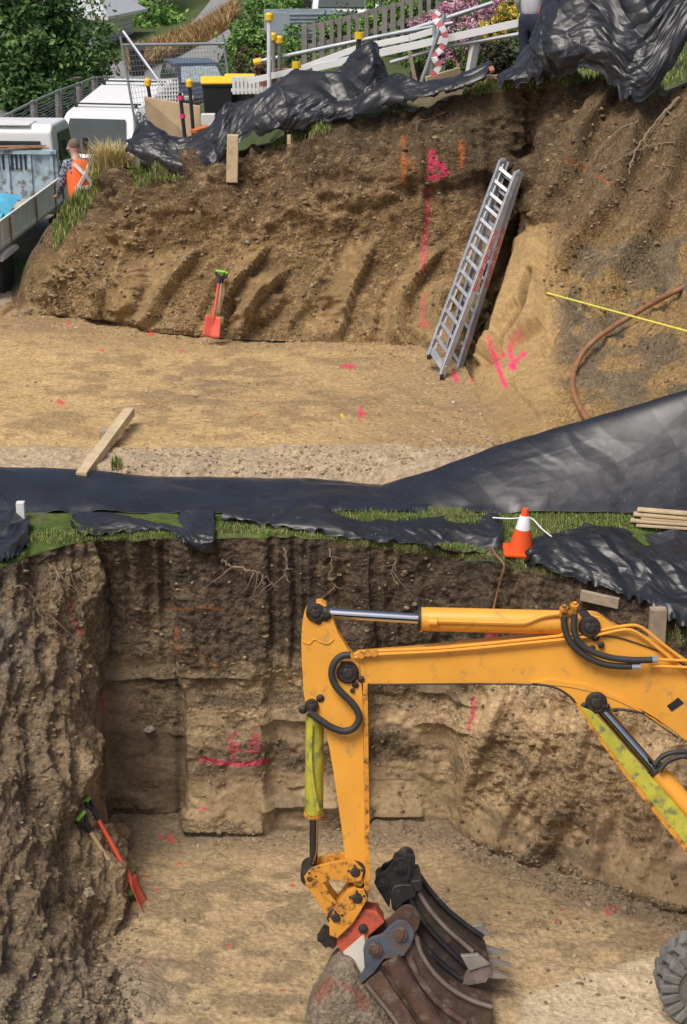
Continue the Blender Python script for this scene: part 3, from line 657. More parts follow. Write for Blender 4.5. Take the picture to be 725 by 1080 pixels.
# sheets over the far crest
def hi_cols(L, dy=.5, bulge=.15):
    bulge *= .35
    out = []
    for a in L:
        x, t, b, Y = a[:4]; sx = a[4] if len(a) > 4 else x
        out.append([(x, t + 1.5, Y + dy), (x, t, Y + dy * .7), (x * .5 + sx * .5, t * .6 + b * .4, Y + dy * .35 - bulge), (x * .2 + sx * .8, t * .25 + b * .75, Y - bulge * .6), (sx, b, Y - .05)])
    return out
tarp('plastic_sheet', 'long crumpled black plastic sheet over the far crest, starting beside the dry tussock', hi_cols([
    (136, 149, 158, 25.3), (143, 136, 166, 25.2), (153, 129, 171, 25.1), (166, 138, 173, 25.0), (180, 149, 178, 24.9), (198, 151, 181, 24.8), (213, 143, 182, 24.75), (225, 128, 180, 24.7), (236, 113, 172, 24.7),
    (252, 104, 152, 24.8), (272, 97, 141, 24.8), (300, 90, 137, 24.8), (330, 81, 132, 24.8), (355, 74, 127, 24.8), (370, 64, 123, 24.75), (382, 58, 120, 24.7), (394, 49, 118, 24.7), (404, 58, 115, 24.7), (416, 74, 112, 24.7), (426, 84, 110, 24.7)], .6, .22), 620, 180, .085, 41, 1.5)
tarp('plastic_sheet', 'narrow twisted tail of black plastic sheet on the far crest ending beside the red board', hi_cols([
    (405, 85, 110, 24.95), (418, 80, 110, 24.85), (430, 84, 108, 24.65), (445, 90, 105, 24.5), (462, 88, 101, 24.5), (480, 83, 97, 24.5), (498, 77, 91, 24.5), (512, 69, 84, 24.5), (519, 67, 76, 24.5)], .3, .1), 240, 80, .05, 42, 2.2)
tarp('plastic_sheet', 'huge heap of grey-black plastic sheet draped high at the right-hand end of the far crest', hi_cols([
    (526, 82, 87, 24.3), (534, 70, 89, 24.2), (545, 60, 88, 24.2), (556, 55, 87, 24.15), (566, 48, 84, 24.1), (575, 22, 82, 24.1), (582, 4, 80, 24.1), (590, -8, 78, 24.0), (605, -16, 74, 23.9), (622, -16, 73, 23.8), (636, -16, 78, 23.7),
    (648, -16, 88, 23.6), (662, -16, 103, 23.45, 657), (680, -16, 107, 23.4, 668), (700, -16, 104, 23.4, 681), (716, -14, 78, 23.4, 700), (735, -12, 45, 23.4, 722), (752, -12, 20, 23.5, 740)], .8, .2), 520, 260, .13, 43, 1.0)

# ================================================================== PAINTS AND METALS
MUD = (.20, .155, .105)
YEL = mat('machine_yellow', (.80, .36, .04), .48, var=.12, scale=2.2, spec=.5, dirt=(.34, .21, .09), dirt_amt=.7, dscale=8, dthr=.56, coat=.05, bump=.06, bscale=30)
YELW = mat('worn_yellow', (.68, .29, .03), .6, var=.15, scale=6, dirt=(.045, .03, .022), dirt_amt=.9, dscale=11, dthr=.50, bump=.3)
YGRN = mat('scuffed_yellow_green', (.50, .46, .05), .55, var=.2, scale=8, dirt=(.10, .13, .09), dirt_amt=.8, dscale=10, dthr=.50, bump=.2)
CHROME = mat('chrome', (.62, .63, .66), .12, metal=1, var=.03)
RUBBER = mat('rubber_hose', (.035, .036, .032), .6, var=.2, bump=.3, bscale=90)
GREASE = mat('greasy_steel', (.045, .036, .03), .55, metal=.3, var=.4, scale=14, bump=.7, bscale=40)
BLKST = mat('black_steel', (.032, .03, .03), .42, metal=.3, var=.4, scale=6, bump=.35, bscale=40, dirt=MUD, dirt_amt=.6, dscale=7, dthr=.56)
RUST = mat('rusty_steel', (.105, .058, .040), .68, metal=.2, var=.35, scale=7, bump=.6, bscale=45, dirt=(.19, .155, .12), dirt_amt=.75, dscale=8, dthr=.50)
RUSTG = mat('blue_grey_steel', (.08, .10, .125), .6, metal=.2, var=.3, scale=9, bump=.5, bscale=50, dirt=(.14, .07, .045), dirt_amt=.8, dscale=8, dthr=.5)
REDST = mat('worn_red_steel', (.50, .09, .04), .6, var=.25, scale=9, bump=.4, dirt=(.08, .05, .04), dirt_amt=.85, dscale=12, dthr=.53)
MUDST = mat('mud_caked_steel', (.25, .20, .15), .95, var=.3, scale=9, bump=1.0, bscale=30, dirt=(.33, .10, .07), dirt_amt=.5, dscale=3.2, dthr=.6)
TYRE = mat('muddy_tyre', (.17, .165, .15), .9, var=.3, scale=6, bump=.5, bscale=40, dirt=(.05, .05, .05), dirt_amt=.5, dscale=5)
ALU = mat('aluminium', (.60, .61, .61), .42, metal=.8, var=.15, scale=10, bump=.1, dirt=(.36, .29, .2), dirt_amt=.55, dscale=7, dthr=.56)
GALV = mat('galvanised_tube', (.45, .47, .49), .42, metal=.7, var=.12, scale=6)
WHITE = mat('white_paint', (.80, .80, .78), .35, var=.05, scale=3, coat=.2)
WHITED = mat('dirty_white_paint', (.72, .71, .67), .5, var=.1, scale=3, dirt=(.36, .31, .25), dirt_amt=.5, dscale=4, dthr=.58)
WOOD = mat('pale_pine', (.56, .43, .26), .8, var=.2, scale=5, bump=.3, bscale=30, dirt=(.34, .26, .17), dirt_amt=.7, dscale=9, dthr=.53)
WOODD = mat('weathered_timber', (.33, .26, .18), .85, var=.3, scale=7, bump=.4, bscale=30)
PLY = mat('plywood', (.38, .28, .17), .8, var=.2, scale=4, bump=.2)
GREYW = mat('silvered_wood', (.24, .22, .20), .9, var=.25, scale=6, bump=.3)
BLACKP = mat('black_plastic_part', (.02, .02, .022), .45, var=.2)
BLKMET = mat('black_metal_post', (.025, .025, .028), .5, var=.2)
REDF = mat('red_fibreglass', (.66, .09, .05), .55, var=.15, scale=8, dirt=MUD, dirt_amt=.7, dscale=12, dthr=.55)
LIME = mat('lime_green_plastic', (.25, .62, .06), .45, var=.1)
YCAP = mat('yellow_cap', (.85, .52, .02), .45, var=.05)
TERRA = mat('terracotta', (.38, .15, .09), .8, var=.2)
ORNG = mat('orange_plastic', (.85, .10, .015), .5, var=.12, scale=6)
REFL = mat('white_reflective', (.80, .80, .80), .45, var=.06)
GLASS = mat('window_glass', (.035, .05, .052), .10, var=.3, scale=2, spec=.4)
SIGNRED = mat('red_lettering', (.55, .06, .06), .5, var=.1)
ROOTM = mat('root_bark', (.27, .20, .13), .9, var=.25, scale=20, bump=.3)

# ================================================================== EXCAVATOR
TILT = math.tan(R(12)); EY = 12.12; EN = Vector((0, -math.cos(R(12)), math.sin(R(12))))   # the arm leans back, towards the pit face
def E(px, py, off=0.0):          # measured on the plane the arm swings in; off = towards the camera
    d = ray(px, py); t = (EY + (CH) * TILT) / (d.y - d.z * TILT)
    return Vector((0, 0, CH)) + d * t + EN * off
ex = thing('excavator', 'orange-yellow wheeled excavator, its boom reaching across the lower pit with the arm straight down', 'excavator', tuple(pz(860, 1010, 0.0)))
def plate(parts, poly, off, th): parts.prism([E(a, b, off) for a, b in poly], EN * -th)
def epoly(pts, n=5): return [(v.x, v.y) for v in spline([Vector((a, b, 0)) for a, b in pts], n)]
# arm
arm_left = epoly([(333, 636), (325, 640), (320, 652), (318, 675), (319, 705), (321, 735), (327, 752), (339, 762)], 4)
arm = MB()
arm_poly = arm_left + [(345, 775), (352, 815), (360, 870), (364, 905), (367, 922), (374, 934)] + epoly([(374, 934), (381, 935), (386, 928)], 3)[1:] + [(384, 800), (383, 735), (379, 700), (368, 686), (357, 668), (350, 650), (344, 638), (339, 635)]
plate(arm, arm_poly, .0, .20)
arm_o = arm.build('arm', YEL, ex, world=True, bevel=.006)
fl = MB(); fl.prism([E(a, b, .018) for a, b in [(383, 720), (388, 720), (389, 800), (391, 935), (387, 950), (384, 950), (385, 880), (384, 800)]], EN * -.24); fl.build('arm_flange', YELW, ex, world=True, bevel=.003)
wl = MB(); wl.tube([E(a, b, .004) for a, b in epoly([(319, 676), (326, 679), (332, 674), (338, 677), (346, 679), (352, 674)], 4)], .006, 6); wl.build('weld_seam', YEL, arm_o, world=False)
arm_o.children[0].data.transform(Matrix.Translation(-Vector(ex.location)))
# boom
top = [(371, 700), (378, 692), (430, 688), (500, 681), (560, 675), (590, 671)]
boom_top = top + epoly([(590, 671), (604, 660), (618, 651), (634, 651), (648, 660), (664, 668), (690, 678), (715, 691), (760, 725), (830, 800), (880, 860)], 4)[1:]
boom_bot = epoly([(850, 905), (800, 860), (745, 800), (715, 775), (690, 757), (664, 743), (632, 731), (600, 724), (565, 721.5)], 4) + [(500, 721), (430, 722), (388, 722), (374, 719), (366, 712)]
boom = MB(); plate(boom, boom_top + boom_bot, -.02, .26)
bo = boom.build('boom', YEL, ex, world=True, bevel=.006)
lug = MB(); plate(lug, epoly([(560, 720), (585, 724), (602, 734), (612, 746), (628, 750), (645, 747), (665, 748), (690, 758)], 4) + [(700, 766), (660, 738), (620, 722), (580, 716)], .0, .22)
lug.build('cylinder_lug', YEL, ex, world=True, bevel=.005)
ed = MB()
ed.tube([E(a, b, -.005) for a, b in epoly([(392, 722), (500, 721.5), (565, 722.5), (600, 725), (640, 735), (680, 754), (715, 778)], 4)], .007, 5)
ed.tube([E(a, b, -.0) for a, b in epoly([(562, 721), (585, 725), (602, 735), (612, 747), (628, 751), (650, 748), (680, 752)], 4)], .010, 5)
ed.tube([E(a, b, -.008) for a, b in epoly([(615, 671), (650, 672), (690, 685), (715, 697), (760, 730)], 4)], .006, 5)
ed.build('boom_edge_trim', GREASE, ex, world=True)
mk = MB(); plate(mk, [(704, 745), (716, 736), (722, 742), (709, 751)], -.015, .008); mk.build('black_stripe', BLACKP, ex, world=True)
# pins
def pin(px, py, r, off, name='pin', m=None, L=.34, parent=None):
    a = E(px, py, off); p = MB(); p.lathe([(0, r * .35), (.004, r * .5), (.012, r * .55), (.013, r * .85), (.03, r), (.04, r * 1.05), (L, r * 1.05)], a, -EN, 16)
    for k in range(5):
        an = 2 * PI * k / 5 + .4; q = a - EN * .012 + Vector((math.cos(an), 0, math.sin(an))) * r * .72; p.lathe([(-.008, r * .13), (.01, r * .13)], q, -EN, 6)
    return p.build(name, m or GREASE, parent or ex, world=True)
pin(333, 646, .075, .05); pin(367, 709, .088, .05); pin(329, 744, .055, .06); pin(622, 661, .085, .06); pin(629, 741, .088, .04)
pin(327, 925, .075, .05, m=GREASE); pin(375, 918, .08, .06); pin(377, 945, .085, .07); pin(354.5, 965, .075, .07)
gb = MB()
for (a, b, r_) in [(375, 722, .03), (381, 716, .03), (362, 700, .028), (372, 728, .022), (338, 736, .035), (320, 748, .04), (628, 672, .035), (634, 680, .03), (625, 683, .025), (640, 745, .03), (616, 744, .03), (336, 655, .03), (347, 650, .025)]:
    gb.lathe([(0, .3 * r_), (.02, r_), (.05, r_ * .8)], E(a, b, .03), -EN, 7)
gb.build('grease_clumps', GREASE, ex, world=True)
# arm cylinder on top of the boom
def cyl(name, a, b, c, rb, rr, off, mb_, parent=ex):   # rod a..b, barrel b..c
    A, B_, C_ = E(*a, off), E(*b, off), E(*c, off); d = (C_ - B_).normalized()
    L_ = (C_ - B_).length
    o = MB().lathe([(0, rb * .8), (.0, rb * .98), (.05, rb * .98), (.055, rb), (L_ - .02, rb), (L_, rb * .8)], B_, d, 28).build(name, mb_, parent, world=True, smooth=True)
    MB().tube([A, B_ + d * .01], rr, 20).build('rod', CHROME, parent, world=True, smooth=True)
    MB().lathe([(0, rb * .8), (0, rb * 1.06), (.022, rb * 1.06), (.022, rb * .8)], B_ - d * .012, d, 28).build('gland', GREASE, parent, world=True, smooth=False)
    return o
cyl('arm_cylinder', (347, 649), (443, 655), (608, 659), .098, .042, -.10, YEL)
pp = MB(); pp.tube([E(a, b, .0) for a, b in epoly([(458, 656), (464, 655), (540, 657), (556, 656), (572, 650), (590, 647), (606, 647)], 4)], .022, 8); pp.tube([E(453, 656, -.01), E(462, 656, .01)], .034, 10)
pp.build('cylinder_pipe', YEL, ex, world=True, smooth=True)
MB().tube([E(347, 648, -.03), E(333, 646, -.03)], .07, 12).build('rod_eye', GREASE, ex, world=True)
# bucket cylinder on the back of the arm
A, B_ = E(332, 757, -.10), E(331, 862, -.10)
MB().lathe([(0, .05), (0, .074), ((B_ - A).length - .02, .078), ((B_ - A).length, .07)], A, (B_ - A), 24).build('bucket_cylinder', YGRN, ex, world=True, smooth=True)
MB().tube([B_, E(331, 914, -.10)], .037, 18).build('rod', CHROME, ex, world=True, smooth=True)
MB().lathe([(0, .05), (0, .083), (.02, .083), (.02, .05)], B_ - Vector((0, 0, .012)), (0, 0, 1), 24).build('gland', YELW, ex, world=True)
MB().tube([E(a, b, .0) for a, b in epoly([(329, 765), (328, 800), (331, 830), (335, 850), (336, 855)], 4)], .014, 8).build('cylinder_pipe', YGRN, ex, world=True, smooth=True)
# boom cylinder and its guard
cyl('boom_cylinder', (630, 744), (692, 815), (800, 935), .085, .05, -.08, YEL)
gd = MB(); gd.prism([E(a, b, .04) for a, b in [(612, 744), (624, 749), (640, 765), (716, 852), (790, 940), (776, 952), (700, 862), (660, 812), (625, 765)]], EN * -.03)
gd.build('cylinder_guard', YGRN, ex, world=True, bevel=.004)
MB().prism([E(a, b, .035) for a, b in [(776, 952), (700, 862), (660, 812), (625, 765), (612, 744), (606, 741), (620, 764), (655, 812), (696, 865), (771, 956)]], EN * -.10).build('guard_edge', YELW, ex, world=True)
# hoses and hard lines
def hose(pts, r, off, name='hose', m=RUBBER, n=6): return MB().tube([E(a, b, off) for a, b in epoly(pts, n)], r, 10).build(name, m, ex, world=True, smooth=True)
hose([(370, 689), (361, 690), (353, 697), (350, 709), (354, 721), (363, 731), (373, 741), (379, 754), (374, 765), (363, 769), (350, 765), (339, 758), (326, 749)], .029, .07)
hose([(594, 649), (595, 662), (601, 676), (613, 688), (633, 698), (652, 701), (668, 701)], .027, .06)
hose([(605, 646), (604, 660), (608, 673), (619, 683), (640, 691), (664, 694), (686, 694)], .027, .08)
hose([(690, 806), (697, 798), (706, 794), (722, 792), (740, 800)], .022, .02); hose([(695, 812), (702, 803), (712, 798), (724, 797), (740, 806)], .022, .04)
for a, b, r_ in ((668, 701, .03), (686, 694, .03)):
    MB().tube([E(a - 3, b, .06), E(a + 6, b, .06)], .031, 8).build('hose_fitting', GALV, ex, world=True)
for a, b in ((594, 647), (605, 644)):
    MB().lathe([(0, .032), (.06, .032), (.06, .038), (.09, .038), (.09, .02), (.11, .02)], E(a, b + 3, .02), (0, -.2, 1), 6).build('hose_fitting', YELW, ex, world=True)
for k, (pts, off) in enumerate([([(374, 690), (390, 687), (470, 683), (560, 674), (620, 667), (660, 660), (677, 662), (700, 680), (730, 703)], .0),
                  ([(374, 693), (395, 690), (470, 686), (560, 677.5), (620, 671), (656, 664), (672, 667), (700, 688), (730, 712)], .02)]):
    MB().tube([E(a, b, off) for a, b in epoly(pts, 4)], .014, 8).build('hydraulic_line', YEL, ex, world=True, smooth=True)
for py_ in (694, 701): MB().tube([E(688 - (py_ - 694) * .5, py_, .05), E(735, py_ + 2, .05)], .013, 8).build('hydraulic_line', YEL, ex, world=True, smooth=True)
cl_ = MB()
for a, b in ((381, 690), (388, 688), (395, 688)): cl_.lathe([(0, .03), (.02, .034), (.05, .02)], E(a, b, .04), -EN, 8)
cl_.build('line_clamps', YELW, ex, world=True)
# linkage
lk = MB(); lk.prism([E(a, b, .05) for a, b in epoly([(321, 923), (328, 915), (345, 909), (362, 906), (376, 908)], 4) + [(384, 915), (381, 927), (371, 929), (355, 926), (343, 928), (334, 934), (325, 934)]], EN * -.04)
lk.build('rocker_link', YELW, ex, world=True, bevel=.004)
lk = MB(); lk.prism([E(a, b, -.16) for a, b in epoly([(321, 923), (328, 915), (345, 909), (362, 906), (376, 908)], 4) + [(384, 915), (381, 927), (371, 929), (355, 926), (343, 928), (334, 934), (325, 934)]], EN * -.04)
lk.build('rocker_link', YELW, ex, world=True, bevel=.004)
for o_ in (.045, -.17):
    MB().prism([E(a, b, o_) for a, b in [(322, 930), (333, 925), (342, 930), (350, 944), (362, 958), (360, 970), (350, 972), (343, 962), (334, 948)]], EN * -.035).build('push_link', YELW, ex, world=True, bevel=.004)
hk = MB(); hk.prism([E(a, b, .06) for a, b in [(366, 938), (374, 934), (384, 936), (388, 946), (382, 956), (372, 972), (356, 987), (348, 984), (347, 966), (354, 955)]], EN * -.25)
hk.build('coupler_head', YELW, ex, world=True, bevel=.006)
MB().prism([E(a, b, .02) for a, b in [(355, 983), (372, 967), (384, 958), (398, 961), (406, 972), (392, 984), (376, 996), (362, 1006), (356, 998)]], EN * -.22).build('quick_coupler', REDST, ex, world=True, bevel=.008)
MB().box(E(347, 990, -.05), (.16, .10, .12), (0, .5, 0)).box(E(342, 994, -.02), (.10, .04, .05), (0, .9, 0)).build('lock_pin', GREASE, ex, world=True, bevel=.005)
MB().lathe([(0, .01), (.01, .04), (.03, .04), (.06, .02)], E(383, 978, .05), -EN, 10).build('coupler_bolt', GREASE, ex, world=True)
MB().prism([E(a, b, .03) for a, b in [(362, 1003), (384, 984), (388, 1012), (386, 1040), (372, 1016)]], EN * -.03).build('packing_board', mat('pale_board', (.62, .58, .50), .8, var=.1), ex, world=True)

def bucket_mesh(name, parent, prof, inner, width, off, msh, mside, ears, mear, teeth, lip):
    """prof: outer back curve in pixels; inner: offset curve; teeth: tip positions"""
    th = .02
    sh = MB(); n = len(prof)
    vs = []
    for (a, b), (c, d) in zip(prof, inner):
        for o_ in (off, off - width): vs.append(E(a, b, o_)); vs.append(E(c, d, o_))
    fs = []
    for i in range(n - 1):
        k = 4 * i; fs += [(k, k + 4, k + 6, k + 2), (k + 1, k + 3, k + 7, k + 5), (k, k + 1, k + 5, k + 4), (k + 2, k + 6, k + 7, k + 3)]
    fs += [(0, 2, 3, 1), (4 * n - 4, 4 * n - 3, 4 * n - 1, 4 * n - 2)]
    sh.add(vs, fs); return sh.build(name, msh, parent, world=True, smooth=True)
# attached bucket, caked in mud
def q4(x, y): return (300 + x / 2.788, 890 + y / 2.788)
outl = epoly([q4(*p) for p in ((165, 318), (140, 345), (110, 400), (80, 450), (62, 505), (60, 560))], 4) + epoly([q4(*p) for p in ((62, 590), (190, 600), (330, 575))], 4) + epoly([q4(*p) for p in ((335, 520), (300, 470), (255, 420), (225, 372), (205, 335), (185, 320))], 4)[:-1]
N_ = len(outl); cx, cy = 368, 1062; V = []; nr_ = 26
for k in range(nr_ + 1):
    f = 1 - k / nr_ * .995; dome = (1 - f ** 2.6) ** .5 * .20
    V += [tuple(E(cx + (a - cx) * f, cy + (b - cy) * f, .0 + dome)) for a, b in outl]
k0 = len(V); V += [tuple(E(cx + (a - cx) * .97, cy + (b - cy) * .97, -.22)) for a, b in outl]
Fb = [(k * N_ + i, k * N_ + (i + 1) % N_, (k + 1) * N_ + (i + 1) % N_, (k + 1) * N_ + i) for k in range(nr_) for i in range(N_)]
Fb += [(i, k0 + i, k0 + (i + 1) % N_, (i + 1) % N_) for i in range(N_)] + [tuple(k0 + i for i in range(N_))]
V = np.array(V); nz = fbm(V * 5, 4, 501); V += np.array(EN)[None, :] * (.035 * nz + .03 * clods(V, 503, 11))[:, None]; qx_, qy_ = proj(V)
mc = np.tile(W(.27, .215, .155), (len(V), 1)) * (1 + .35 * nz + .3 * fbm(V * 22, 3, 502))[:, None]
arcd = stroke_dist(qx_, qy_, [q4(100, 452), q4(120, 422), q4(155, 408), q4(195, 425), q4(235, 470)]); mc = mixc(mc, (.36, .12, .08), sst(8, 2, arcd + 9 * nz + 5 * fbm(V * 25, 2, 504)) * .6)
mesh_obj('bucket', V, Fb, SOIL, ex, True, True, mc)
TOOTHM = mat('worn_tooth', (.34, .31, .27), .45, metal=.5, var=.25, bump=.2); EDGEM = mat('worn_bright_edge', (.24, .19, .16), .5, metal=.4, var=.3, dirt=(.12, .07, .05), dirt_amt=.7, dscale=20, dthr=.5)
def cplate(t, name, pts, off, th, m, bevel=.005): return MB().prism([E(*q4(*p), off) for p in pts], EN * -th).build(name, m, t, world=True, bevel=bevel)
def cpoly(pts, n=4): v_ = spline([Vector((a, b, 0)) for a, b in pts], n); return [(p.x, p.y) for p in v_]
def crib(t, name, pts, r, off, m, flat_=None):
    P_ = spline([E(*q4(*p), off) for p in pts], 5); return MB().tube(P_, r, 12).build(name, m, t, world=True, smooth=True)
def boss(t, x, y, r, off, L_, m): a_, b_ = q4(x, y); return MB().lathe([(-.03, r * .35), (-.028, r * .55), (-.012, r * .6), (-.012, r), (L_, r)], E(a_, b_, off), -EN, 20).build('pin_boss', m, t, world=True)
def tooth(t, p0, p1, off, w_=.05, h_=.035):
    P0, P1 = E(*q4(*p0), off), E(*q4(*p1), off); u_ = (P1 - P0).normalized(); n_t = u_.cross(EN).normalized(); m_ = MB(); Pm = P0.lerp(P1, .5)
    for (pa, wa, ha), (pb_, wb, hb2) in (((P0, w_, h_), (Pm, w_ * .8, h_ * .6)), ((Pm, w_ * .8, h_ * .6), (P1, w_ * .5, h_ * .12))):
        m_.add([pa + EN * wa + n_t * ha, pa - EN * wa + n_t * ha, pa - EN * wa - n_t * ha, pa + EN * wa - n_t * ha, pb_ + EN * wb + n_t * hb2, pb_ - EN * wb + n_t * hb2, pb_ - EN * wb - n_t * hb2, pb_ + EN * wb - n_t * hb2], [(0, 1, 2, 3), (4, 7, 6, 5), (0, 4, 5, 1), (1, 5, 6, 2), (2, 6, 7, 3), (3, 7, 4, 0)])
    m_.build('tooth', TOOTHM, t, world=True, bevel=.003)
# black bucket behind
tB = thing('digger_bucket', 'black ribbed trenching bucket with pointed teeth, behind the rusty bucket', 'bucket', tuple(pz(470, 1038, 0)), group='spare digger buckets')
earB = cpoly([(266, 142), (276, 118), (300, 106), (318, 84), (338, 66), (360, 68), (373, 88), (374, 118), (366, 140)], 3) + [(352, 150), (330, 152), (316, 168), (312, 216), (298, 196), (280, 166)]
cplate(tB, 'ear', earB, -.22, .035, BLKST); cplate(tB, 'ear', [(x + 17, y - 8) for x, y in earB], -.42, .035, BLKST)
for x, y in ((343, 92), (289, 139)): boss(tB, x, y, .052, -.20, .27, BLKST)
cplate(tB, 'hood', cpoly([(313, 168), (322, 145), (350, 138), (384, 140)], 3) + [(392, 152), (388, 178), (352, 196), (340, 230), (318, 214)], -.17, .10, BLKST, .015)
cplate(tB, 'cross_bar', [(372, 128), (402, 122), (408, 134), (404, 158), (386, 160)], -.15, .42, BLKST, .01)
bodyB = cpoly([(392, 150), (420, 190), (462, 240), (515, 290), (566, 326), (606, 356)]) + [(612, 392), (600, 428)] + cpoly([(560, 440), (520, 436), (470, 408), (420, 362), (372, 306), (338, 240), (326, 205)])
cplate(tB, 'shell', bodyB, -.24, .34, mat('dark_brown_steel', (.05, .036, .030), .55, metal=.3, var=.5, scale=9, bump=.5, bscale=40, dirt=(.13, .085, .055), dirt_amt=.6, dscale=7, dthr=.52), .012)
for pts_, r_, o_, m2 in (([(404, 150), (440, 200), (490, 255), (545, 300), (598, 338)], .024, -.50, BLKST), ([(398, 168), (432, 222), (480, 276), (530, 320), (560, 345)], .020, -.22, EDGEM), ([(372, 186), (405, 245), (450, 300), (500, 350), (548, 392)], .024, -.21, BLKST), ([(344, 214), (378, 280), (425, 340), (478, 390), (530, 428)], .026, -.20, BLKST)):
    crib(tB, 'back_rib', pts_, r_, o_, m2)
cplate(tB, 'cutting_edge', [(545, 392), (606, 378), (616, 400), (600, 432), (548, 442), (528, 436)], -.18, .44, EDGEM, .006)
cplate(tB, 'side_cutter', [(522, 350), (574, 346), (612, 376), (548, 396)], -.16, .05, TOOTHM, .006); cplate(tB, 'side_cutter', [(566, 318), (600, 310), (622, 346), (592, 352)], -.60, .05, TOOTHM, .006)
tooth(tB, (604, 384), (674, 392), -.56); tooth(tB, (598, 398), (682, 410), -.42); tooth(tB, (592, 414), (676, 430), -.28)
# rusty bucket in front
tA = thing('digger_bucket', 'rust-brown ribbed trenching bucket with blue-grey ears, nearest the mud-caked bucket', 'bucket', tuple(pz(440, 1078, 0)), group='spare digger buckets')
earA = cpoly([(232, 296), (238, 276), (256, 260), (286, 250), (306, 230), (330, 212), (352, 210), (370, 224), (380, 248), (372, 280)], 3) + [(350, 312), (318, 318), (292, 322), (262, 362), (226, 392), (222, 372), (236, 350)]
cplate(tA, 'ear', earA, .13, .035, RUSTG); cplate(tA, 'ear', [(x + 22, y - 16) for x, y in earA], -.10, .035, RUST)
for x, y in ((340, 247), (267, 292)): boss(tA, x, y, .055, .15, .30, RUST)
crib(tA, 'top_roll', [(345, 225), (346, 224)], .05, .02, RUST)
bodyA = [(234, 396), (262, 368), (292, 340), (352, 300), (378, 276)] + cpoly([(392, 280), (420, 330), (462, 385), (512, 425), (560, 450), (612, 470)]) + [(606, 520), (560, 560), (380, 575), (330, 510)]
cplate(tA, 'shell', bodyA, .08, .34, mat('brown_rusty_shell', (.085, .052, .038), .6, metal=.25, var=.45, scale=8, bump=.6, bscale=40, dirt=(.18, .15, .13), dirt_amt=.7, dscale=7, dthr=.53), .012)
crib(tA, 'side_rib', [(388, 262), (402, 310), (440, 368), (492, 415), (550, 447), (608, 466)], .020, .10, EDGEM)
crib(tA, 'back_rib', [(366, 318), (392, 376), (432, 432), (480, 478), (530, 512)], .030, .10, RUST)
P_ = spline([E(*q4(*p), .13) for p in ((311, 322), (330, 350), (362, 400), (398, 452), (436, 508), (470, 565))], 6)
MB().tube(P_, [.088 - .012 * math.sin(i / len(P_) * PI) for i in range(len(P_))], 16).build('curved_back', RUST, tA, world=True, smooth=True)
cplate(tA, 'side_plate', [(232, 398), (262, 372), (284, 358), (318, 410), (366, 480), (420, 560), (350, 570), (320, 500)], .12, .04, RUST)
crib(tA, 'side_rib', [(240, 392), (278, 440), (318, 490), (352, 545)], .018, .14, EDGEM)

# wheel and carriage (mostly outside the frame)
def wheel(px, py, r, wdt, yoff, parent, name='wheel'):
    c = pz(px, py, 0) + Vector((0, .0, r)); c.y += yoff
    m_ = MB(); m_.lathe([(-wdt / 2, r * .55), (-wdt / 2 * 1.0, r * .62), (-wdt / 2 * 1.06, r * .8), (-wdt / 2 * .9, r * .93), (-wdt * .25, r * .97), (wdt * .25, r * .97), (wdt / 2 * .9, r * .93), (wdt / 2, r * .62), (wdt / 2, r * .55)], c, (0, 1, 0), 48)
    for k in range(20):
        for sgn in (-1, 1):
            a = 2 * PI * (k + (.5 if sgn > 0 else 0)) / 20; rd = Vector((math.cos(a), 0, math.sin(a))); tg = Vector((-math.sin(a), 0, math.cos(a)))
            q = c + rd * r * .97 + Vector((0, sgn * wdt * .25, 0)); m_.box(q, (.075, wdt * .52, .09), Matrix((tg, Vector((0, 1, 0)), rd)).transposed() @ Euler((0, 0, sgn * .35)).to_matrix())
            q = c + rd * r * .86 + Vector((0, sgn * wdt * .5, 0)); m_.box(q, (.07, .05, .15), Matrix((tg, Vector((0, 1, 0)), rd)).transposed())
    t_ = m_.build(name, TYRE, parent, world=True, bevel=.012)
    rim_ = MB(); rim_.lathe([(-wdt * .45, r * .1), (-wdt * .42, r * .16), (-wdt * .30, r * .2), (-wdt * .28, r * .48), (-wdt * .5, r * .56), (wdt * .4, r * .56), (wdt * .4, .02)], c, (0, 1, 0), 32)
    ro = rim_.build('rim', YELW, t_, smooth=True); ro.data.transform(Matrix.Translation(-Vector(parent.location)))
    return c
c1 = wheel(739, 1070, .36, .30, 0, ex); c2 = wheel(1010, 1070, .36, .30, 0, ex); wheel(800, 992, .36, .30, .35, ex); wheel(1030, 992, .36, .30, .35, ex)
cx0 = (c1.x + c2.x) / 2 + .42
ch = MB(); ch.box((cx0, 12.7, .55), (2.3, .75, .28)).box((cx0, 12.7, .36), (.2, 1.1, .16)).lathe([(0, .45), (.15, .45)], (cx0, 12.7, .69), (0, 0, 1), 28)
ch.build('chassis', YELW, ex, world=True, bevel=.02)
cb = MB(); cb.box((cx0 + .45, 12.75, 1.15), (1.7, 1.5, .62)); cb.box((cx0 + .9, 12.75, 1.55), (.9, 1.5, .5)); cb.build('engine_cover', YEL, ex, world=True, bevel=.06)
cbm = MB(); cbx = cx0 + .05
for dx in (-.5, .5):
    for dy in (-.42, .42): cbm.box((cbx + dx, 12.45 + dy, 2.15), (.07, .07, 1.5))
cbm.box((cbx, 12.45, 2.93), (1.12, .96, .08)).box((cbx, 12.45, 1.45), (1.08, .92, .1)); cbm.build('cab_frame', BLACKP, ex, world=True, bevel=.02)
MB().box((cbx, 12.45, 2.17), (.96, .80, 1.36)).build('cab_glass', GLASS, ex, world=True)

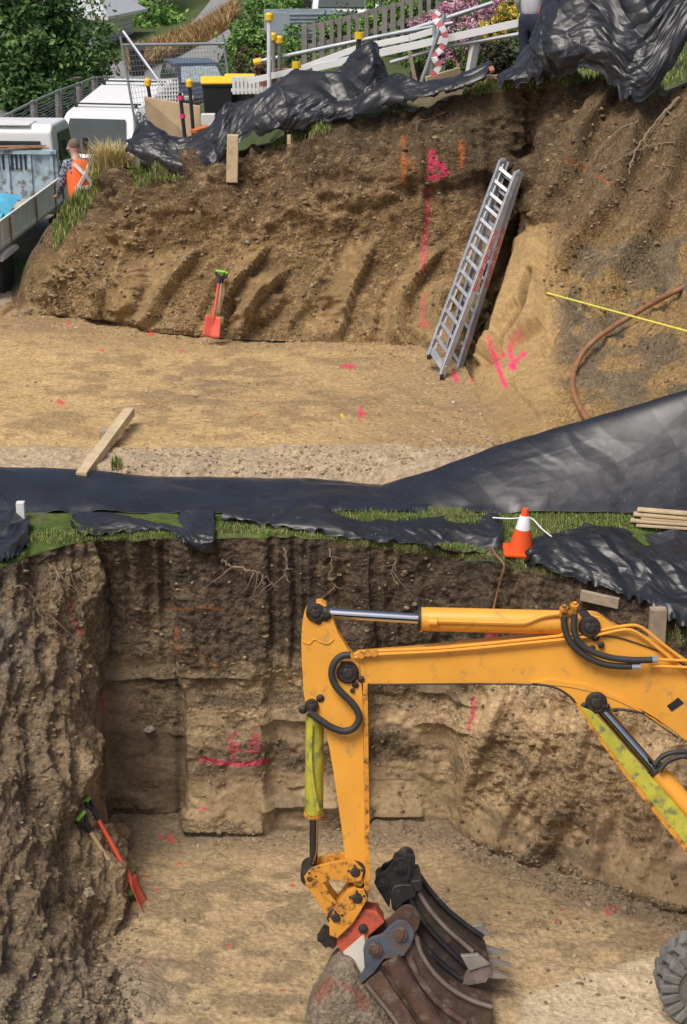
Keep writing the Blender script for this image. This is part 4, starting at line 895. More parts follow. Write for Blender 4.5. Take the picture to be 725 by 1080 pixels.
# ================================================================== LADDER
def frame_on(a, b, wdir):        # matrix with Y along a->b and X along the width
    y = (Vector(b) - Vector(a)).normalized(); x = (Vector(wdir) - y * Vector(wdir).dot(y)).normalized(); z = x.cross(y)
    return Matrix((x, y, z)).transposed()
fr, fl_, tr_, tl = pz(466, 397, FZ + .02), pt(452.5, 376, 21.75), pt(545.5, 183, 23.25), pt(529, 170, 23.45)
lad = thing('ladder', 'long aluminium folding ladder leaning in the corner of the upper pit', 'ladder', tuple(fr))
stl = MB(); ax = (tr_ - fr).normalized(); wv_ = (fl_ - fr)
nrm = ax.cross(wv_).normalized()
if nrm.y > 0: nrm = -nrm
def stile(a, b, m_, inner):
    m_.bar(a, b, .03, .085, nrm); i_ = (inner).normalized()
    for s_ in (-1, 1): m_.bar(a + nrm * .04 * s_ + i_ * .012, b + nrm * .04 * s_ + i_ * .012, .038, .008, nrm)
stile(fr, tr_, stl, wv_); st1 = stl.build('front_stile', ALU, lad, world=True, bevel=.002)
m_ = MB(); stile(fl_, tl, m_, -wv_); m_.build('front_stile', ALU, lad, world=True, bevel=.002)
nr = 15
for k in range(nr):
    f = .035 + .93 * k / (nr - 1); a, b = fr.lerp(tr_, f), fl_.lerp(tl, f)
    MB().bar(a, b, .045 if k else .09, .028, nrm).build('rung', ALU, lad, world=True, bevel=.003)
# rear section, opened a little at the foot
rb_r, rb_t = pt(484, 391, 21.75), pt(549.5, 181, 23.32); rl_b = rb_r + wv_ * .92 + Vector((0, .05, 0)); rl_t = rb_t + (tl - tr_) * .95
m_ = MB(); stile(rb_r, rb_t, m_, wv_); m_.build('rear_stile', GALV, lad, world=True, bevel=.002)
m_ = MB(); stile(rl_b, rl_t, m_, -wv_); m_.build('rear_stile', GALV, lad, world=True, bevel=.002)
for k in range(12):
    f = .03 + .9 * k / 11; MB().bar(rb_r.lerp(rb_t, f), rl_b.lerp(rl_t, f), .04, .026, nrm).build('rung', GALV, lad, world=True, bevel=.003)
for a in (fr, fl_): MB().box(a + Vector((0, 0, .0)), (.05, .10, .06)).build('foot', BLACKP, lad, world=True, bevel=.006)
for a in (tr_, tl): MB().box(a + ax * .02, (.045, .09, .05)).build('end_cap', GALV, lad, world=True, bevel=.006)
side = -wv_.normalized()
for base, tp, off_ in ((fr, tr_, .022), (rb_r, rb_t, .022)):
    m_ = MB(); d_ = (tp - base)
    for k in range(22):
        f = .42 + .30 * k / 22; c_ = base + d_ * f + side * off_
        for j, wj in ((-.022, .016), (.004, .022), (.028, .010)):
            if (k * 7 + int(j * 500)) % 5 == 0: continue
            m_.box(c_ + nrm * j, (.006, .026, wj), frame_on(base, tp, side))
    m_.build('warning_lettering', SIGNRED, lad, world=True)

# ================================================================== SHOVELS
def shovel(label, foot, head, mblade, mshaft, kind='square', face=Vector((0, -1, .25)), grip=LIME, group='shovels left leaning on the pit walls', bs=1.0):
    foot, head = Vector(foot), Vector(head)
    t = thing('shovel', label, 'shovel', tuple(foot), group=group)
    y = (head - foot).normalized(); L_ = (head - foot).length
    z = (face - y * face.dot(y)).normalized(); x = y.cross(z)
    M = Matrix((x, y, z)).transposed()
    def g(a, b, c): return foot + M @ Vector((a, b, c))
    hw, hl = (.12 * bs, .30 * bs)
    vs = []; nx, ny = 9, 9
    for j in range(ny):
        for i in range(nx):
            u_ = (i / (nx - 1) - .5) * 2; v_ = j / (ny - 1)
            ww = hw if kind == 'square' else hw * (.35 + .65 * math.sin(min(1, v_ * 1.6 + .15) * PI / 2))
            vs.append(g(u_ * ww * (1 - .08 * v_), v_ * hl, .028 * u_ * u_ + .03 * v_ ** 3 - .012 * math.exp(-(u_ * 5) ** 2)))
    b_ = mesh_obj('blade', [tuple(q) for q in vs], grid_faces(ny, nx), mblade, t, True, True)
    so2 = b_.modifiers.new('th', 'SOLIDIFY'); so2.thickness = .006
    MB().tube([g(0, hl * .62, .0), g(0, hl * 1.02, .03), g(0, hl * 1.25, .04)], [.012, .026, .024], 10).build('socket', mblade, t, world=True, smooth=True)
    MB().tube([g(0, hl * 1.1, .035), g(0, L_ * .82, .035)], .021, 10).build('shaft', mshaft, t, world=True, smooth=True)
    MB().tube([g(0, L_ * .80, .035), g(0, L_ * .86, .035), g(0, L_ * .90, .035)], [.023, .027, .03], 10).build('ferrule', BLACKP, t, world=True, smooth=True)
    yk = MB()
    yk.tube([g(0, L_ * .88, .035), g(.028, L_ * .91, .035), g(.058, L_ * .94, .035), g(.062, L_ * .985, .035)], .017, 8)
    yk.tube([g(0, L_ * .88, .035), g(-.028, L_ * .91, .035), g(-.058, L_ * .94, .035), g(-.062, L_ * .985, .035)], .017, 8)
    h_ = yk.build('handle', BLACKP, t, world=True, smooth=True)
    gp = MB().tube([g(-.066, L_ * .985, .035), g(.066, L_ * .985, .035)], .021, 10).build('grip', grip, h_, smooth=True)
    gp.data.transform(Matrix.Translation(-foot))
    return t
shovel('flat red shovel standing square to us against the back wall of the upper pit', pt(222.5, 356, 23.15), pt(233, 286, 23.55), REDF, REDF)
GSOCK = mat('dull_green_socket', (.10, .24, .05), .55, var=.2, dirt=MUD, dirt_amt=.7, dscale=12, dthr=.5)
shovel('lime-and-black handled shovel hidden behind the red one in the upper pit', pt(229, 350, 23.25), pt(235.5, 288, 23.7), GSOCK, mat('ash_handle', (.55, .38, .2), .6), 'round', bs=.7)
fA = pz(151, 958, .03); 
shovel('orange-red shovel seen edge-on, propped against the left wall of the lower pit', fA, fA + Vector((-.55, .28, .98)), REDF, mat('red_shaft', (.70, .09, .04), .5), face=Vector((.95, .0, .5)), bs=1.0)
fB = pz(138, 934, .12) + Vector((.02, -.22, 0))
shovel('wooden-handled shovel with green socket beside the orange one in the lower pit', fB, fB + Vector((-.46, .05, .83)), GSOCK, mat('ash_handle', (.55, .38, .2), .6), 'round', face=Vector((.8, -.5, .3)), bs=.8)

# ================================================================== THINGS LYING IN AND ROUND THE UPPER PIT
def one(name, label, cat, mb_, m, group=None, **kw):
    o = mb_.build(name, m, None, **kw); return tag(o, label, cat, group)
a, b = pz(86, 503, FZ + .06), pz(137, 434, FZ + .18)
one('timber_beam', 'squared pale timber beam lying across the near left of the upper pit floor', 'timber', MB().bar(a, b, .115, .10), WOOD, bevel=.004)
one('timber_block', 'short dark wooden block under the pale timber beam', 'timber', MB().box(pz(112, 462, FZ + .08), (.13, .16, .20)), WOODD, bevel=.004)
def hit_pt(px, py, up, names=None):
    return hit(px, py, names)[0] - ray(px, py).normalized() * up
pipe = [hit_pt(a, b, u) for a, b, u in [(622, 446, .05), (612, 430, .08), (605, 412, .12), (605, 395, .2), (612, 377, .28), (626, 360, .32), (645, 346, .30), (666, 333, .25), (690, 319, .20), (715, 306, .15), (745, 292, .1)]]
one('rusty_pipe', 'rusty brown hose pipe curving down the right-hand slope', 'pipe', MB().tube(spline(pipe, 8), .033, 12), mat('rusty_brown', (.27, .13, .06), .6, var=.3, scale=12, bump=.3), smooth=True)
one('string_line', 'taut yellow string line stretched across the right-hand slope', 'string', MB().tube([hit_pt(577, 309, .03), pt(720, 348, 18.4), pt(760, 359, 17.8)], .012, 6), mat('yellow_string', (.80, .74, .12), .6))
one('string_peg', 'small peg holding the left end of the yellow string', 'peg', MB().tube([hit_pt(577, 313, -.05), hit_pt(576, 303, .10)], .014, 6), GALV)
# roots
def root(label, pts, r, names, seed, branches=4, cat='root', group='dead roots hanging out of the cut banks'):
    rr = random.Random(seed); P_ = []
    for a, b, u in pts: P_.append(hit_pt(a, b, u, names))
    m_ = MB(); sp = spline(P_, 6)
    sp = [p + Vector((rr.gauss(0, .008), rr.gauss(0, .008), rr.gauss(0, .008))) for p in sp]
    r *= .75; m_.tube(sp, [r * (1 - .75 * i / len(sp)) for i in range(len(sp))], 6)
    for k in range(branches):
        i = rr.randrange(2, len(sp) - 2); q = sp[i]; d = Vector((rr.uniform(-.3, .3), rr.uniform(-.1, .02), rr.uniform(-.32, .02)))
        e = [q, q + d * .35 + Vector((0, -.02, 0)), q + d * .7 + Vector((rr.gauss(0, .02), 0, rr.gauss(0, .02))), q + d]
        m_.tube(spline(e, 3), [r * .5 * (1 - .08 * j) for j in range(10)], 5)
    return one('root', label, cat, m_, ROOTM, group, smooth=True)
uw = ('upper_pit_wall',); lw = ('lower_pit_wall', 'grass_bank')
root('thick pale forked root at the far right of the upper bank', [(716, 103, .1), (700, 120, .16), (688, 134, .16), (676, 150, .14), (668, 166, .12), (664, 184, .08)], .03, uw, 1, 7)
root('thin root running down-left under the grey heap of plastic', [(672, 128, .1), (655, 136, .12), (640, 148, .14), (631, 160, .1), (625, 172, .08)], .018, uw, 2, 4)
root('long wispy root crossing the right-hand upper bank', [(712, 150, .08), (690, 152, .12), (668, 160, .12), (645, 172, .1), (620, 178, .06)], .014, uw, 3, 6)
root('short root below the near end of the long plastic tail', [(470, 118, .06), (455, 124, .09), (440, 129, .07), (432, 132, .05)], .014, uw, 4, 2)
root('pale stub of root half way along the upper bank', [(390, 164, .12), (375, 165, .12), (362, 169, .1)], .016, uw, 5, 1)
root('forked pale root below the hanging plastic corner', [(234, 590, .04), (243, 597, .06), (258, 600, .08), (272, 604, .08), (283, 612, .07), (292, 618, .05)], .016, lw, 6, 6)
root('thin root dangling left of the arm cylinder', [(300, 578, .03), (303, 592, .05), (301, 606, .05), (306, 616, .04)], .011, lw, 7, 3)
root('root hanging down the topsoil above the arm rod', [(347, 580, .03), (350, 595, .05), (348, 610, .05), (354, 622, .04)], .011, lw, 8, 3)
root('root sticking out of the topsoil above the yellow barrel', [(418, 590, .03), (414, 604, .05), (420, 618, .05)], .011, lw, 9, 3)
root('bundle of thin roots near the top of the left lower wall', [(52, 594, .05), (62, 606, .1), (58, 616, .12), (68, 632, .1)], .013, lw, 10, 7)
root('curving root on the left lower wall above the pink mark', [(88, 602, .05), (78, 606, .1), (66, 604, .1), (50, 610, .06)], .011, lw, 11, 4)
root('long drooping root near the left edge of the lower pit', [(12, 618, .05), (24, 620, .08), (34, 628, .1), (42, 648, .1), (58, 654, .08), (66, 658, .06)], .013, lw, 12, 4)

# ================================================================== BANK ABOVE THE LOWER PIT
gb_ = ('grass_bank',)
c0 = hit(549, 583, gb_)[0]
cone = thing('traffic_cone', 'orange traffic cone with a white band on the grass between two plastic sheets', 'traffic cone', tuple(c0), (R(3), R(4), 0))
MB().box((0, 0, .02), (.34, .30, .035)).build('base', ORNG, cone, bevel=.01)
MB().lathe([(.03, .125), (.26, .072)], (0, 0, 0), (0, 0, 1), 24).build('cone_body', ORNG, cone, smooth=True)
MB().lathe([(.255, .0745), (.39, .045), (.395, .04)], (0, 0, 0), (0, 0, 1), 24).build('reflective_band', REFL, cone, smooth=True)
MB().lathe([(.39, .043), (.46, .028), (.465, .02)], (0, 0, 0), (0, 0, 1), 24).build('tip', ORNG, cone, smooth=True)
for k, (la, a0, b0) in enumerate([('top pale board', (672, 547), (760, 572)), ('second pale board down', (668, 550), (752, 576)), ('middle pale board', (676, 552), (760, 579)), ('fourth pale board down', (665, 553), (752, 582)), ('bottom pale board', (671, 556), (756, 586))]):
    A_ = hit(*a0, gb_)[0] + Vector((0, .0, .10 - k * .018)); B_ = A_ + Vector((1.5, -.42 + .03 * k, -.0))
    one('board', la + ' of the stack at the far right end of the verge', 'board', MB().bar(A_, B_, .09, .02), WOOD, 'sawn boards stacked on the verge', bevel=.002)
p0 = hit(612, 625, lw)[0]; p1 = hit(652, 634, lw)[0]
one('retaining_board', 'old greenish board half buried in the slope under the glossy sheet', 'board', MB().bar(p0 + Vector((0, -.06, 0)), p1 + Vector((0, -.06, 0)), .05, .10), WOODD, bevel=.004)
q0 = hit(692, 655, lw)[0]
one('fence_post', 'stubby timber post at the right edge under the glossy sheet', 'post', MB().box(q0 + Vector((0, -.08, -.02)), (.15, .10, .36)), WOODD, bevel=.006)
one('white_post', 'white painted post stub at the far left end of the verge', 'post', MB().box(hit(21, 552, gb_)[0] + Vector((0, .1, .05)), (.08, .08, .28)), WHITED, bevel=.006)
one('rope', 'thin white rope running past the traffic cone onto the glossy sheet', 'rope', MB().tube(spline([pt(520, 546, 15.95), pt(540, 547, 15.9), pt(559, 546, 15.9), pt(572, 558, 15.8), pt(582, 566, 15.65)], 6), .008, 5), REFL)
wr = [hit_pt(a, b, .05, lw) for a, b in ((508, 572), (516, 575), (524, 586), (532, 597), (528, 612), (524, 628), (520, 645))]
one('rusty_wire', 'bent rusty wire sticking out of the grass edge left of the cone', 'wire', MB().tube(spline(wr, 6), .010, 6), mat('rusty_brown', (.27, .13, .06)))
wr = [hit_pt(a, b, .04, lw) for a, b in ((478, 596), (492, 592), (510, 591), (525, 593), (536, 597))]
one('cable', 'black cable lying along the grass edge left of the cone', 'cable', MB().tube(spline(wr, 6), .009, 6), RUBBER)

# ================================================================== THE FAR CREST
g_all = ('ground', 'upper_pit_wall')
def post(name, label, cat, px0, py0, px1, py1, Y, r, m, capm=None, group=None, square=False, taped=None):
    a, b = pt(px0, py0, Y), pt(px1, py1, Y); a2 = a - (b - a).normalized() * .25
    t = thing(name, label, cat, tuple(a2), group=group)
    mb_ = MB(); mb_.bar(a2, b, r * 2, r * 2) if square else mb_.tube([a2, b], r, 12)
    mb_.build('shaft', m, t, world=True, bevel=.003 if square else 0)
    if capm: MB().lathe([(0, r * 1.2), (.02, r * 1.9), (.10, r * 1.9), (.13, r * 1.1)], b - Vector((0, 0, .05)), (0, 0, 1), 12).build('cap', capm, t, world=True)
    if taped:
        for f in taped: c_ = a.lerp(b, f); MB().tube([c_ - (b - a) * .04, c_ + (b - a) * .04], r * 1.5, 10).build('tape', mat('pink_tape', (.75, .05, .2), .5), t, world=True)
    return t
one('timber_peg', 'squared timber peg driven in at the crest below the plastic', 'post', MB().bar(pt(245, 192, 24.45), pt(246, 142, 24.45), .16, .14), WOOD, bevel=.008)
one('offcut_stake', 'tiny timber stake in the grass right of the squared peg', 'post', MB().bar(pt(305, 152, 24.5), pt(305, 142, 24.5), .05, .05), WOOD, bevel=.004)
post('marker_post', 'black yellow-capped marker post at the left end of the plywood board', 'post', 162, 128, 156, 88, 27.2, .028, BLKMET, YCAP, 'black marker posts with yellow caps')
post('marker_post', 'black marker post with pink tape, in front of the plywood board', 'post', 196, 152, 190, 98, 25.6, .028, BLKMET, None, 'black marker posts with yellow caps', taped=(.55, .9))
post('marker_post', 'black yellow-capped marker post near the right end of the plywood board', 'post', 204, 138, 200, 89, 26.3, .028, BLKMET, YCAP, 'black marker posts with yellow caps')
one('plywood_board', 'weathered plywood board propped upright behind the crumpled plastic', 'board', MB().prism([pt(152, 103, 27.0), pt(211, 113, 26.6), pt(213, 140, 26.5), pt(205, 148, 26.5), pt(157, 138, 27.0)], (0, .04, .02)), PLY, bevel=.003)
one('orange_offcut', 'orange plastic offcut beside the plywood board', 'offcut', MB().bar(pt(204, 139, 25.9), pt(220, 134, 26.2), .12, .06), mat('orange_brick', (.62, .17, .05), .6), bevel=.01)
one('white_box', 'small white box between the plywood board and the yellow-lidded bins', 'box', MB().box(pt(220, 126, 27.5), (.22, .2, .18)), WHITED, bevel=.01)
def rails(name, label, cat, pts, r, m, capA=None, square=False, sy=None):
    t = thing(name, label, cat, tuple(pt(*pts[0])))
    P_ = [pt(*p) for p in pts]
    for i in range(len(P_) - 1):
        (MB().bar(P_[i], P_[i + 1], r * 2, r * 2) if square else MB().tube([P_[i], P_[i + 1]], r, 12)).build('rail', m, t, world=True, bevel=.003 if square else 0)
    if capA: MB().tube([P_[0], P_[0] + (P_[1] - P_[0]).normalized() * .12], r * 1.7, 10).build('cap', capA, t, world=True)
    return t
rails('scaffold_tube', 'long galvanised tube with yellow end cap rising right above the handrails', 'tube', [(268, 66, 27.6), (430, 32.5, 27.4), (520, 3, 27.2)], .034, GALV, YCAP)
rails('scaffold_tube', 'lower galvanised tube running into the grey plastic heap', 'tube', [(412, 66, 26.8), (466, 50, 26.7), (590, 29, 26.2)], .034, GALV)
rails('scaffold_tube', 'short galvanised tube across the top behind the pink flowers', 'tube', [(400, 38.5, 27.2), (470, 26, 27.3), (478, 24, 27.3)], .03, GALV)
hr = rails('handrail', 'white painted timber handrail climbing from the pots to the flower bed', 'handrail', [(262, 86, 27.3), (313, 74, 27.2), (379, 50, 27.1), (432, 40, 27.0), (466, 30, 27.0)], .045, WHITE, square=True)
hr2 = rails('handrail', 'wide white timber rail passing in front of the pink flowers', 'handrail', [(330, 72, 26.9), (414, 53, 26.8), (548, 24, 26.4)], .055, WHITE, square=True)
MB().bar(pt(496, 76, 26.7), pt(503, 36, 26.6), .13, .08).build('post', WHITE, hr2, world=True, bevel=.004)
MB().bar(pt(333, 92, 27.0), pt(334, 70, 27.0), .12, .08).build('post', WHITE, hr2, world=True, bevel=.004)
MB().bar(pt(312, 92, 27.2), pt(312, 76, 27.2), .07, .07).build('post', WHITE, hr, world=True, bevel=.004)
for k, (a_, la) in enumerate((((312, 84, 313, 65), 'yellow clamp on a short black post at the foot of the white handrail'), ((378, 54, 379, 34), 'yellow clamp on a short black post half way up the white handrail'))):
    t = thing('clamp_post', la, 'post', tuple(pt(a_[0], a_[1], 26.95)), group='yellow-topped clamp posts')
    MB().tube([pt(a_[0], a_[1], 26.95), pt(a_[2], a_[3] + 6, 26.95)], .04, 10).build('shaft', BLKMET, t, world=True); MB().tube([pt(a_[2], a_[3] + 7, 26.95), pt(a_[2], a_[3], 26.95)], .07, 10).build('clamp', YCAP, t, world=True)
post('pole', 'tall white pole with yellow tip left of the handrails', 'pole', 284, 96, 284, 19, 27.0, .034, mat('white_tube', (.72, .73, .73), .4), YCAP)
post('capped_stake', 'middle grey stake with yellow cap just right of the tall white pole', 'post', 289, 92, 288.5, 40, 27.3, .03, GREYW, YCAP, 'grey stakes with yellow caps')
post('capped_stake', 'right-hand grey stake with yellow cap near the tall white pole', 'post', 295.5, 90, 295, 43, 27.5, .03, GREYW, YCAP, 'grey stakes with yellow caps')
post('scaffold_standard', 'leaning galvanised tube wound with red and white tape', 'tube', 445, 86, 469, 16, 26.4, .034, GALV)
post('scaffold_standard', 'upright galvanised tube behind the leaning taped one', 'tube', 455, 84, 459, 22, 26.8, .03, GALV)
post('wooden_stake', 'brown wooden stake beside the leaning taped tube', 'post', 439, 90, 432, 54, 25.9, .028, WOODD, square=True)
tp = MB(); prev = None
tpts = spline([pt(463, 12, 26.2), pt(459, 20, 26.15), pt(466, 28, 26.1), pt(470, 40, 26.1), pt(465, 52, 26.1), pt(458, 60, 26.0), pt(463, 70, 26.0), pt(455, 80, 26.0)], 8)
for i in range(len(tpts) - 1):
    if (i // 4) % 2 == 0: tp.bar(tpts[i], tpts[i + 1], .09, .006, Vector((0, 1, 0)))
tr2 = MB()
for i in range(len(tpts) - 1):
    if (i // 4) % 2 == 1: tr2.bar(tpts[i], tpts[i + 1], .09, .006, Vector((0, 1, 0)))
tt_ = thing('barrier_tape', 'red and white barrier tape dangling from the leaning tube', 'tape', tuple(tpts[-1]))
tp.build('white_bands', REFL, tt_, world=True)
nb_ = len(tr2.f) // 24
for k in range(nb_):
    q_ = MB(); q_.v = tr2.v[k * 32:(k + 1) * 32]; q_.f = [tuple(i - k * 32 for i in f) for f in tr2.f[k * 24:(k + 1) * 24]]
    q_.build('red_band', mat('faded_red_tape', (.62, .16, .18), .5), tt_, world=True)
one('red_board', 'painted red board lying at the tip of the plastic tail', 'board', MB().prism([pt(490, 81, 25.1), pt(520, 72, 25.3), pt(522, 76, 25.1), pt(508, 82, 24.9)], (0, 0, .04)), TERRA, bevel=.004)
one('pale_offcut', 'pale offcut lying right of the red board', 'board', MB().box(pt(519, 81, 24.9), (.24, .1, .05)), WOOD, bevel=.004)
# low edging board along the stair
one('step_board', 'pale plank edging the bed beneath the barrier tape', 'board', MB().bar(pt(450, 86, 26.2), pt(485, 76, 26.6), .05, .14), WOOD, bevel=.004)
gate = thing('picket_gate', 'low white picket gate left of the terracotta pots', 'gate', tuple(pt(264, 97, 27.9)))
for k in range(9): MB().box(pt(247 + k * 4.2, 90 - k * .1, 27.9), (.05, .02, .28)).build('picket', WHITE, gate, world=True, bevel=.003)
MB().bar(pt(244, 84, 27.92), pt(283, 83, 27.92), .05, .05).build('rail', WHITE, gate, world=True); MB().bar(pt(244, 95, 27.92), pt(283, 94, 27.92), .05, .05).build('rail', WHITE, gate, world=True)
def pot(px, py, Y, r, la):
    o = pt(px, py, Y); m_ = MB().lathe([(0, r * .7), (r * 1.5, r), (r * 1.5, r * 1.12), (r * 1.75, r * 1.12), (r * 1.75, r * .9), (r * 1.6, r * .85)], o, (0, 0, 1), 20)
    return one('plant_pot', la, 'pot', m_, TERRA, 'terracotta pots by the white gate', smooth=True)
pot(280, 91, 27.7, .10, 'smaller terracotta pot beside the white picket gate'); pot(298, 88, 27.8, .13, 'bigger terracotta pot right of the smaller one, behind the stakes')

# ================================================================== VEHICLES
def prof_body(prof, hw, zb, tumble=.12, n=None):
    """closed side profile (y,z) -> box body whose width narrows above zb"""
    mb_ = MB(); vs = []
    for sgn in (-1, 1):
        for y, z in prof: vs.append((sgn * (hw - max(0, z - zb) * tumble), y, z))
    n = len(prof)
    return mb_.add(vs, [tuple(range(n)), tuple(range(2 * n - 1, n - 1, -1))] + [(i, n + i, n + (i + 1) % n, (i + 1) % n) for i in range(n)])
def wheels(t, pos, r, w_, m_rim=GALV):
    for x, y in pos:
        sg = 1 if x > 0 else -1
        q = MB().lathe([(-w_ / 2, r * .6), (-w_ / 2, r * .93), (-w_ * .35, r), (w_ * .35, r), (w_ / 2, r * .93), (w_ / 2, r * .6)], (x, y, r), (sg, 0, 0), 32).build('wheel', mat('tyre', (.035, .035, .035), .85, var=.3), t, bevel=0)
        MB().lathe([(-w_ * .3, .03), (w_ * .30, r * .2), (w_ * .28, r * .28), (w_ * .22, r * .5), (w_ * .48, r * .62), (w_ * .2, r * .63)], (x, y, r), (sg, 0, 0), 24).build('rim', m_rim, q)
BLUEG = mat('faded_blue_paint', (.36, .46, .52), .6, var=.25, scale=4, dirt=(.12, .09, .07), dirt_amt=.85, dscale=5, dthr=.50)
# flat-deck truck
tk = thing('flatbed_truck', 'white drop-side truck with a blue tarpaulin on its tray, half out of the frame', 'truck', (-6.03, 29.4, FZ + .06), (R(2.6), 0, R(-5)))
cab = prof_body([(1.35, .55), (1.35, 2.02), (1.5, 2.12), (2.45, 2.10), (2.62, 2.02), (2.98, 1.30), (3.05, 1.15), (3.05, .45), (2.75, .42), (2.75, .75), (2.1, .75), (2.1, .45)], .86, 1.2, .10)
cab.build('cab', WHITE, tk, bevel=.05, seg=3)
for sx in (1, -1):
    MB().prism([(sx * .855, 1.75, 1.28), (sx * .855, 2.75, 1.24), (sx * .80, 2.50, 1.92), (sx * .79, 1.75, 1.94)], (sx * .012, 0, 0)).build('side_window', GLASS, tk)
    MB().prism([(sx * .872, 1.62, .62), (sx * .872, 2.85, .62), (sx * .872, 2.85, 1.24), (sx * .872, 1.62, 1.27)], (sx * .012, 0, 0)).build('door', WHITED, tk, bevel=.006)
    MB().box((sx * 1.05, 2.75, 1.55), (.10, .05, .30)).tube([(sx * .85, 2.75, 1.5), (sx * 1.02, 2.75, 1.5)], .015, 6).build('mirror', BLACKP, tk, bevel=.01)
MB().prism([(-.74, 2.99, 1.32), (.74, 2.99, 1.32), (.68, 2.66, 1.98), (-.68, 2.66, 1.98)], (0, .02, .01)).build('windscreen', GLASS, tk)
MB().prism([(-.6, 1.335, 1.35), (.6, 1.335, 1.35), (.58, 1.34, 1.85), (-.58, 1.34, 1.85)], (0, -.012, 0)).build('rear_window', GLASS, tk)
MB().box((0, -.9, .62), (.75, 4.2, .16)).box((0, -2.9, .58), (1.5, .12, .14)).build('chassis', BLKMET, tk)
deck = MB().box((0, -1.0, .80), (1.80, 4.5, .10)).build('tray_floor', mat('tray_floor_boards', (.45, .40, .32), .85, var=.25, scale=3, dirt=(.2, .17, .13), dirt_amt=.6), tk, bevel=.008)
for sx in (1, -1):
    sb = MB().box((sx * .91, -1.0, 1.03), (.035, 4.5, .42)); sb.box((sx * .935, -1.0, 1.235), (.03, 4.5, .035)).box((sx * .935, -1.0, .85), (.03, 4.5, .06))
    for k in range(9): sb.box((sx * .935, -3.15 + k * .54, 1.03), (.03, .045, .40))
    s_ = sb.build('side_panel', WHITED, tk, bevel=.004)
    for yy in (-2.2, -.6, .7): MB().box((sx * .955, yy, 1.0), (.02, .035, .46)).build('latch', mat('rusty_brown', (.27, .13, .06)), s_)
MB().box((0, -3.26, 1.03), (1.80, .035, .42)).build('tailgate', WHITED, tk, bevel=.004)
hb_ = MB().box((0, 1.24, 1.25), (1.78, .04, .86))
for k in range(5): hb_.box((-.8 + k * .4, 1.20, 1.25), (.06, .05, .86))
hb_.box((0, 1.20, 1.68), (1.80, .09, .07)); hbo = hb_.build('headboard', BLUEG, tk, bevel=.006)
sl_ = MB()
for k in range(9): sl_.box((-.32 + k * .08, 1.215, 1.50), (.035, .02, .26))
sl_.build('grille_slots', BLKMET, hbo)
ld = MB(); rr = random.Random(4)
for k in range(9): ld.tube([(-.8, 1.16 - .02 * k, 1.74 + .015 * (k % 3)), (.3 + rr.uniform(0, .5), 1.20 + rr.uniform(-.05, .05), 1.75 + .02 * (k % 3))], .014, 6)
one_ld = ld.build('steel_rods', mat('rusty_brown', (.27, .13, .06)), tk)
for yy, sx in ((1.26, .80), (1.26, .62)): pass
MB().box((.98, 1.6, .62), (.10, .55, .30)).box((.93, .9, .52), (.16, .8, .26)).build('fuel_tank', BLKMET, tk, bevel=.03)
MB().prism([(.80, -2.85, .64), (.80, -1.85, .64), (.80, -1.95, .72), (.80, -2.1, .745), (.80, -2.6, .745), (.80, -2.75, .72)], (.18, 0, 0)).build('mudguard', WHITED, tk, bevel=.01)
wheels(tk, [(.80, -2.35), (-.78, -2.35), (.76, 2.45), (-.76, 2.45)], .36, .22)
MB().box((.885, 2.0, 1.02), (.02, .14, .03)).build('door_handle', BLACKP, tk)
MB().box((-.2, 1.6, 2.125), (1.2, .5, .03)).build('roof_vent', WHITED, tk, bevel=.01)
MB().box((.872, 1.48, 1.0), (.02, .06, .8)).box((.872, 1.48, 1.6), (.02, .06, .2)).build('air_intake', BLACKP, tk, bevel=.005)
MB().box((.88, -3.24, .72), (.05, .06, .1)).build('tail_light', mat('red_tape', (.65, .04, .05)), tk)
lt = MB().box((.83, 1.42, 1.02), (.015, .12, .16)).build('badge', mat('red_tape', (.65, .04, .05)), tk)
bt = sheet_net([[W(-7.1 + .2 * k, 29.6, 4.32 + .10 * math.sin(k)), W(-7.1 + .2 * k, 28.9, 4.42 + .06 * math.sin(k * 2)), W(-7.1 + .2 * k, 28.1, 4.36 + .05 * math.cos(k)), W(-7.1 + .2 * k, 27.3, 4.28)] for k in range(9)], 120, 80, .07, 61, 2.0)
q = mesh_obj('tarpaulin', bt.reshape(-1, 3), grid_faces(*bt.shape[:2]), mat('blue_tarpaulin', (.10, .42, .62), .5, var=.15, scale=5), None, True)
q.modifiers.new('t', 'SOLIDIFY').thickness = .01; tag(q, 'crumpled bright blue tarpaulin lying over the near end of the truck tray', 'tarpaulin')

# white four-wheel-drive with roof bars
fw = thing('four_wheel_drive', 'white four-wheel-drive wagon with black roof bars, nose behind the truck', 'car', (-4.95, 38.2, 3.42), (R(-12), 0, R(166)))
BODYP = [(-2.15, .45), (-2.2, 1.05), (-2.12, 1.72), (-1.95, 1.86), (.55, 1.88), (.72, 1.83), (1.18, 1.18), (2.0, 1.08), (2.15, .95), (2.2, .5), (1.8, .42), (1.7, .72), (1.05, .72), (.95, .40), (-.95, .40), (-1.05, .72), (-1.7, .72), (-1.8, .42)]
prof_body(BODYP, .90, 1.05, .14).build('body', WHITE, fw, bevel=.05, seg=3)
MB().prism([(-.72, 1.215, 1.20), (.72, 1.215, 1.20), (.63, .79, 1.79), (-.63, .79, 1.79)], (0, .015, .012)).build('windscreen', GLASS, fw)
MB().prism([(-.78, 1.2, 1.185), (.78, 1.2, 1.185), (.78, 1.235, 1.165), (-.78, 1.235, 1.165)], (0, .012, .02)).build('wiper_cowl', BLACKP, fw)
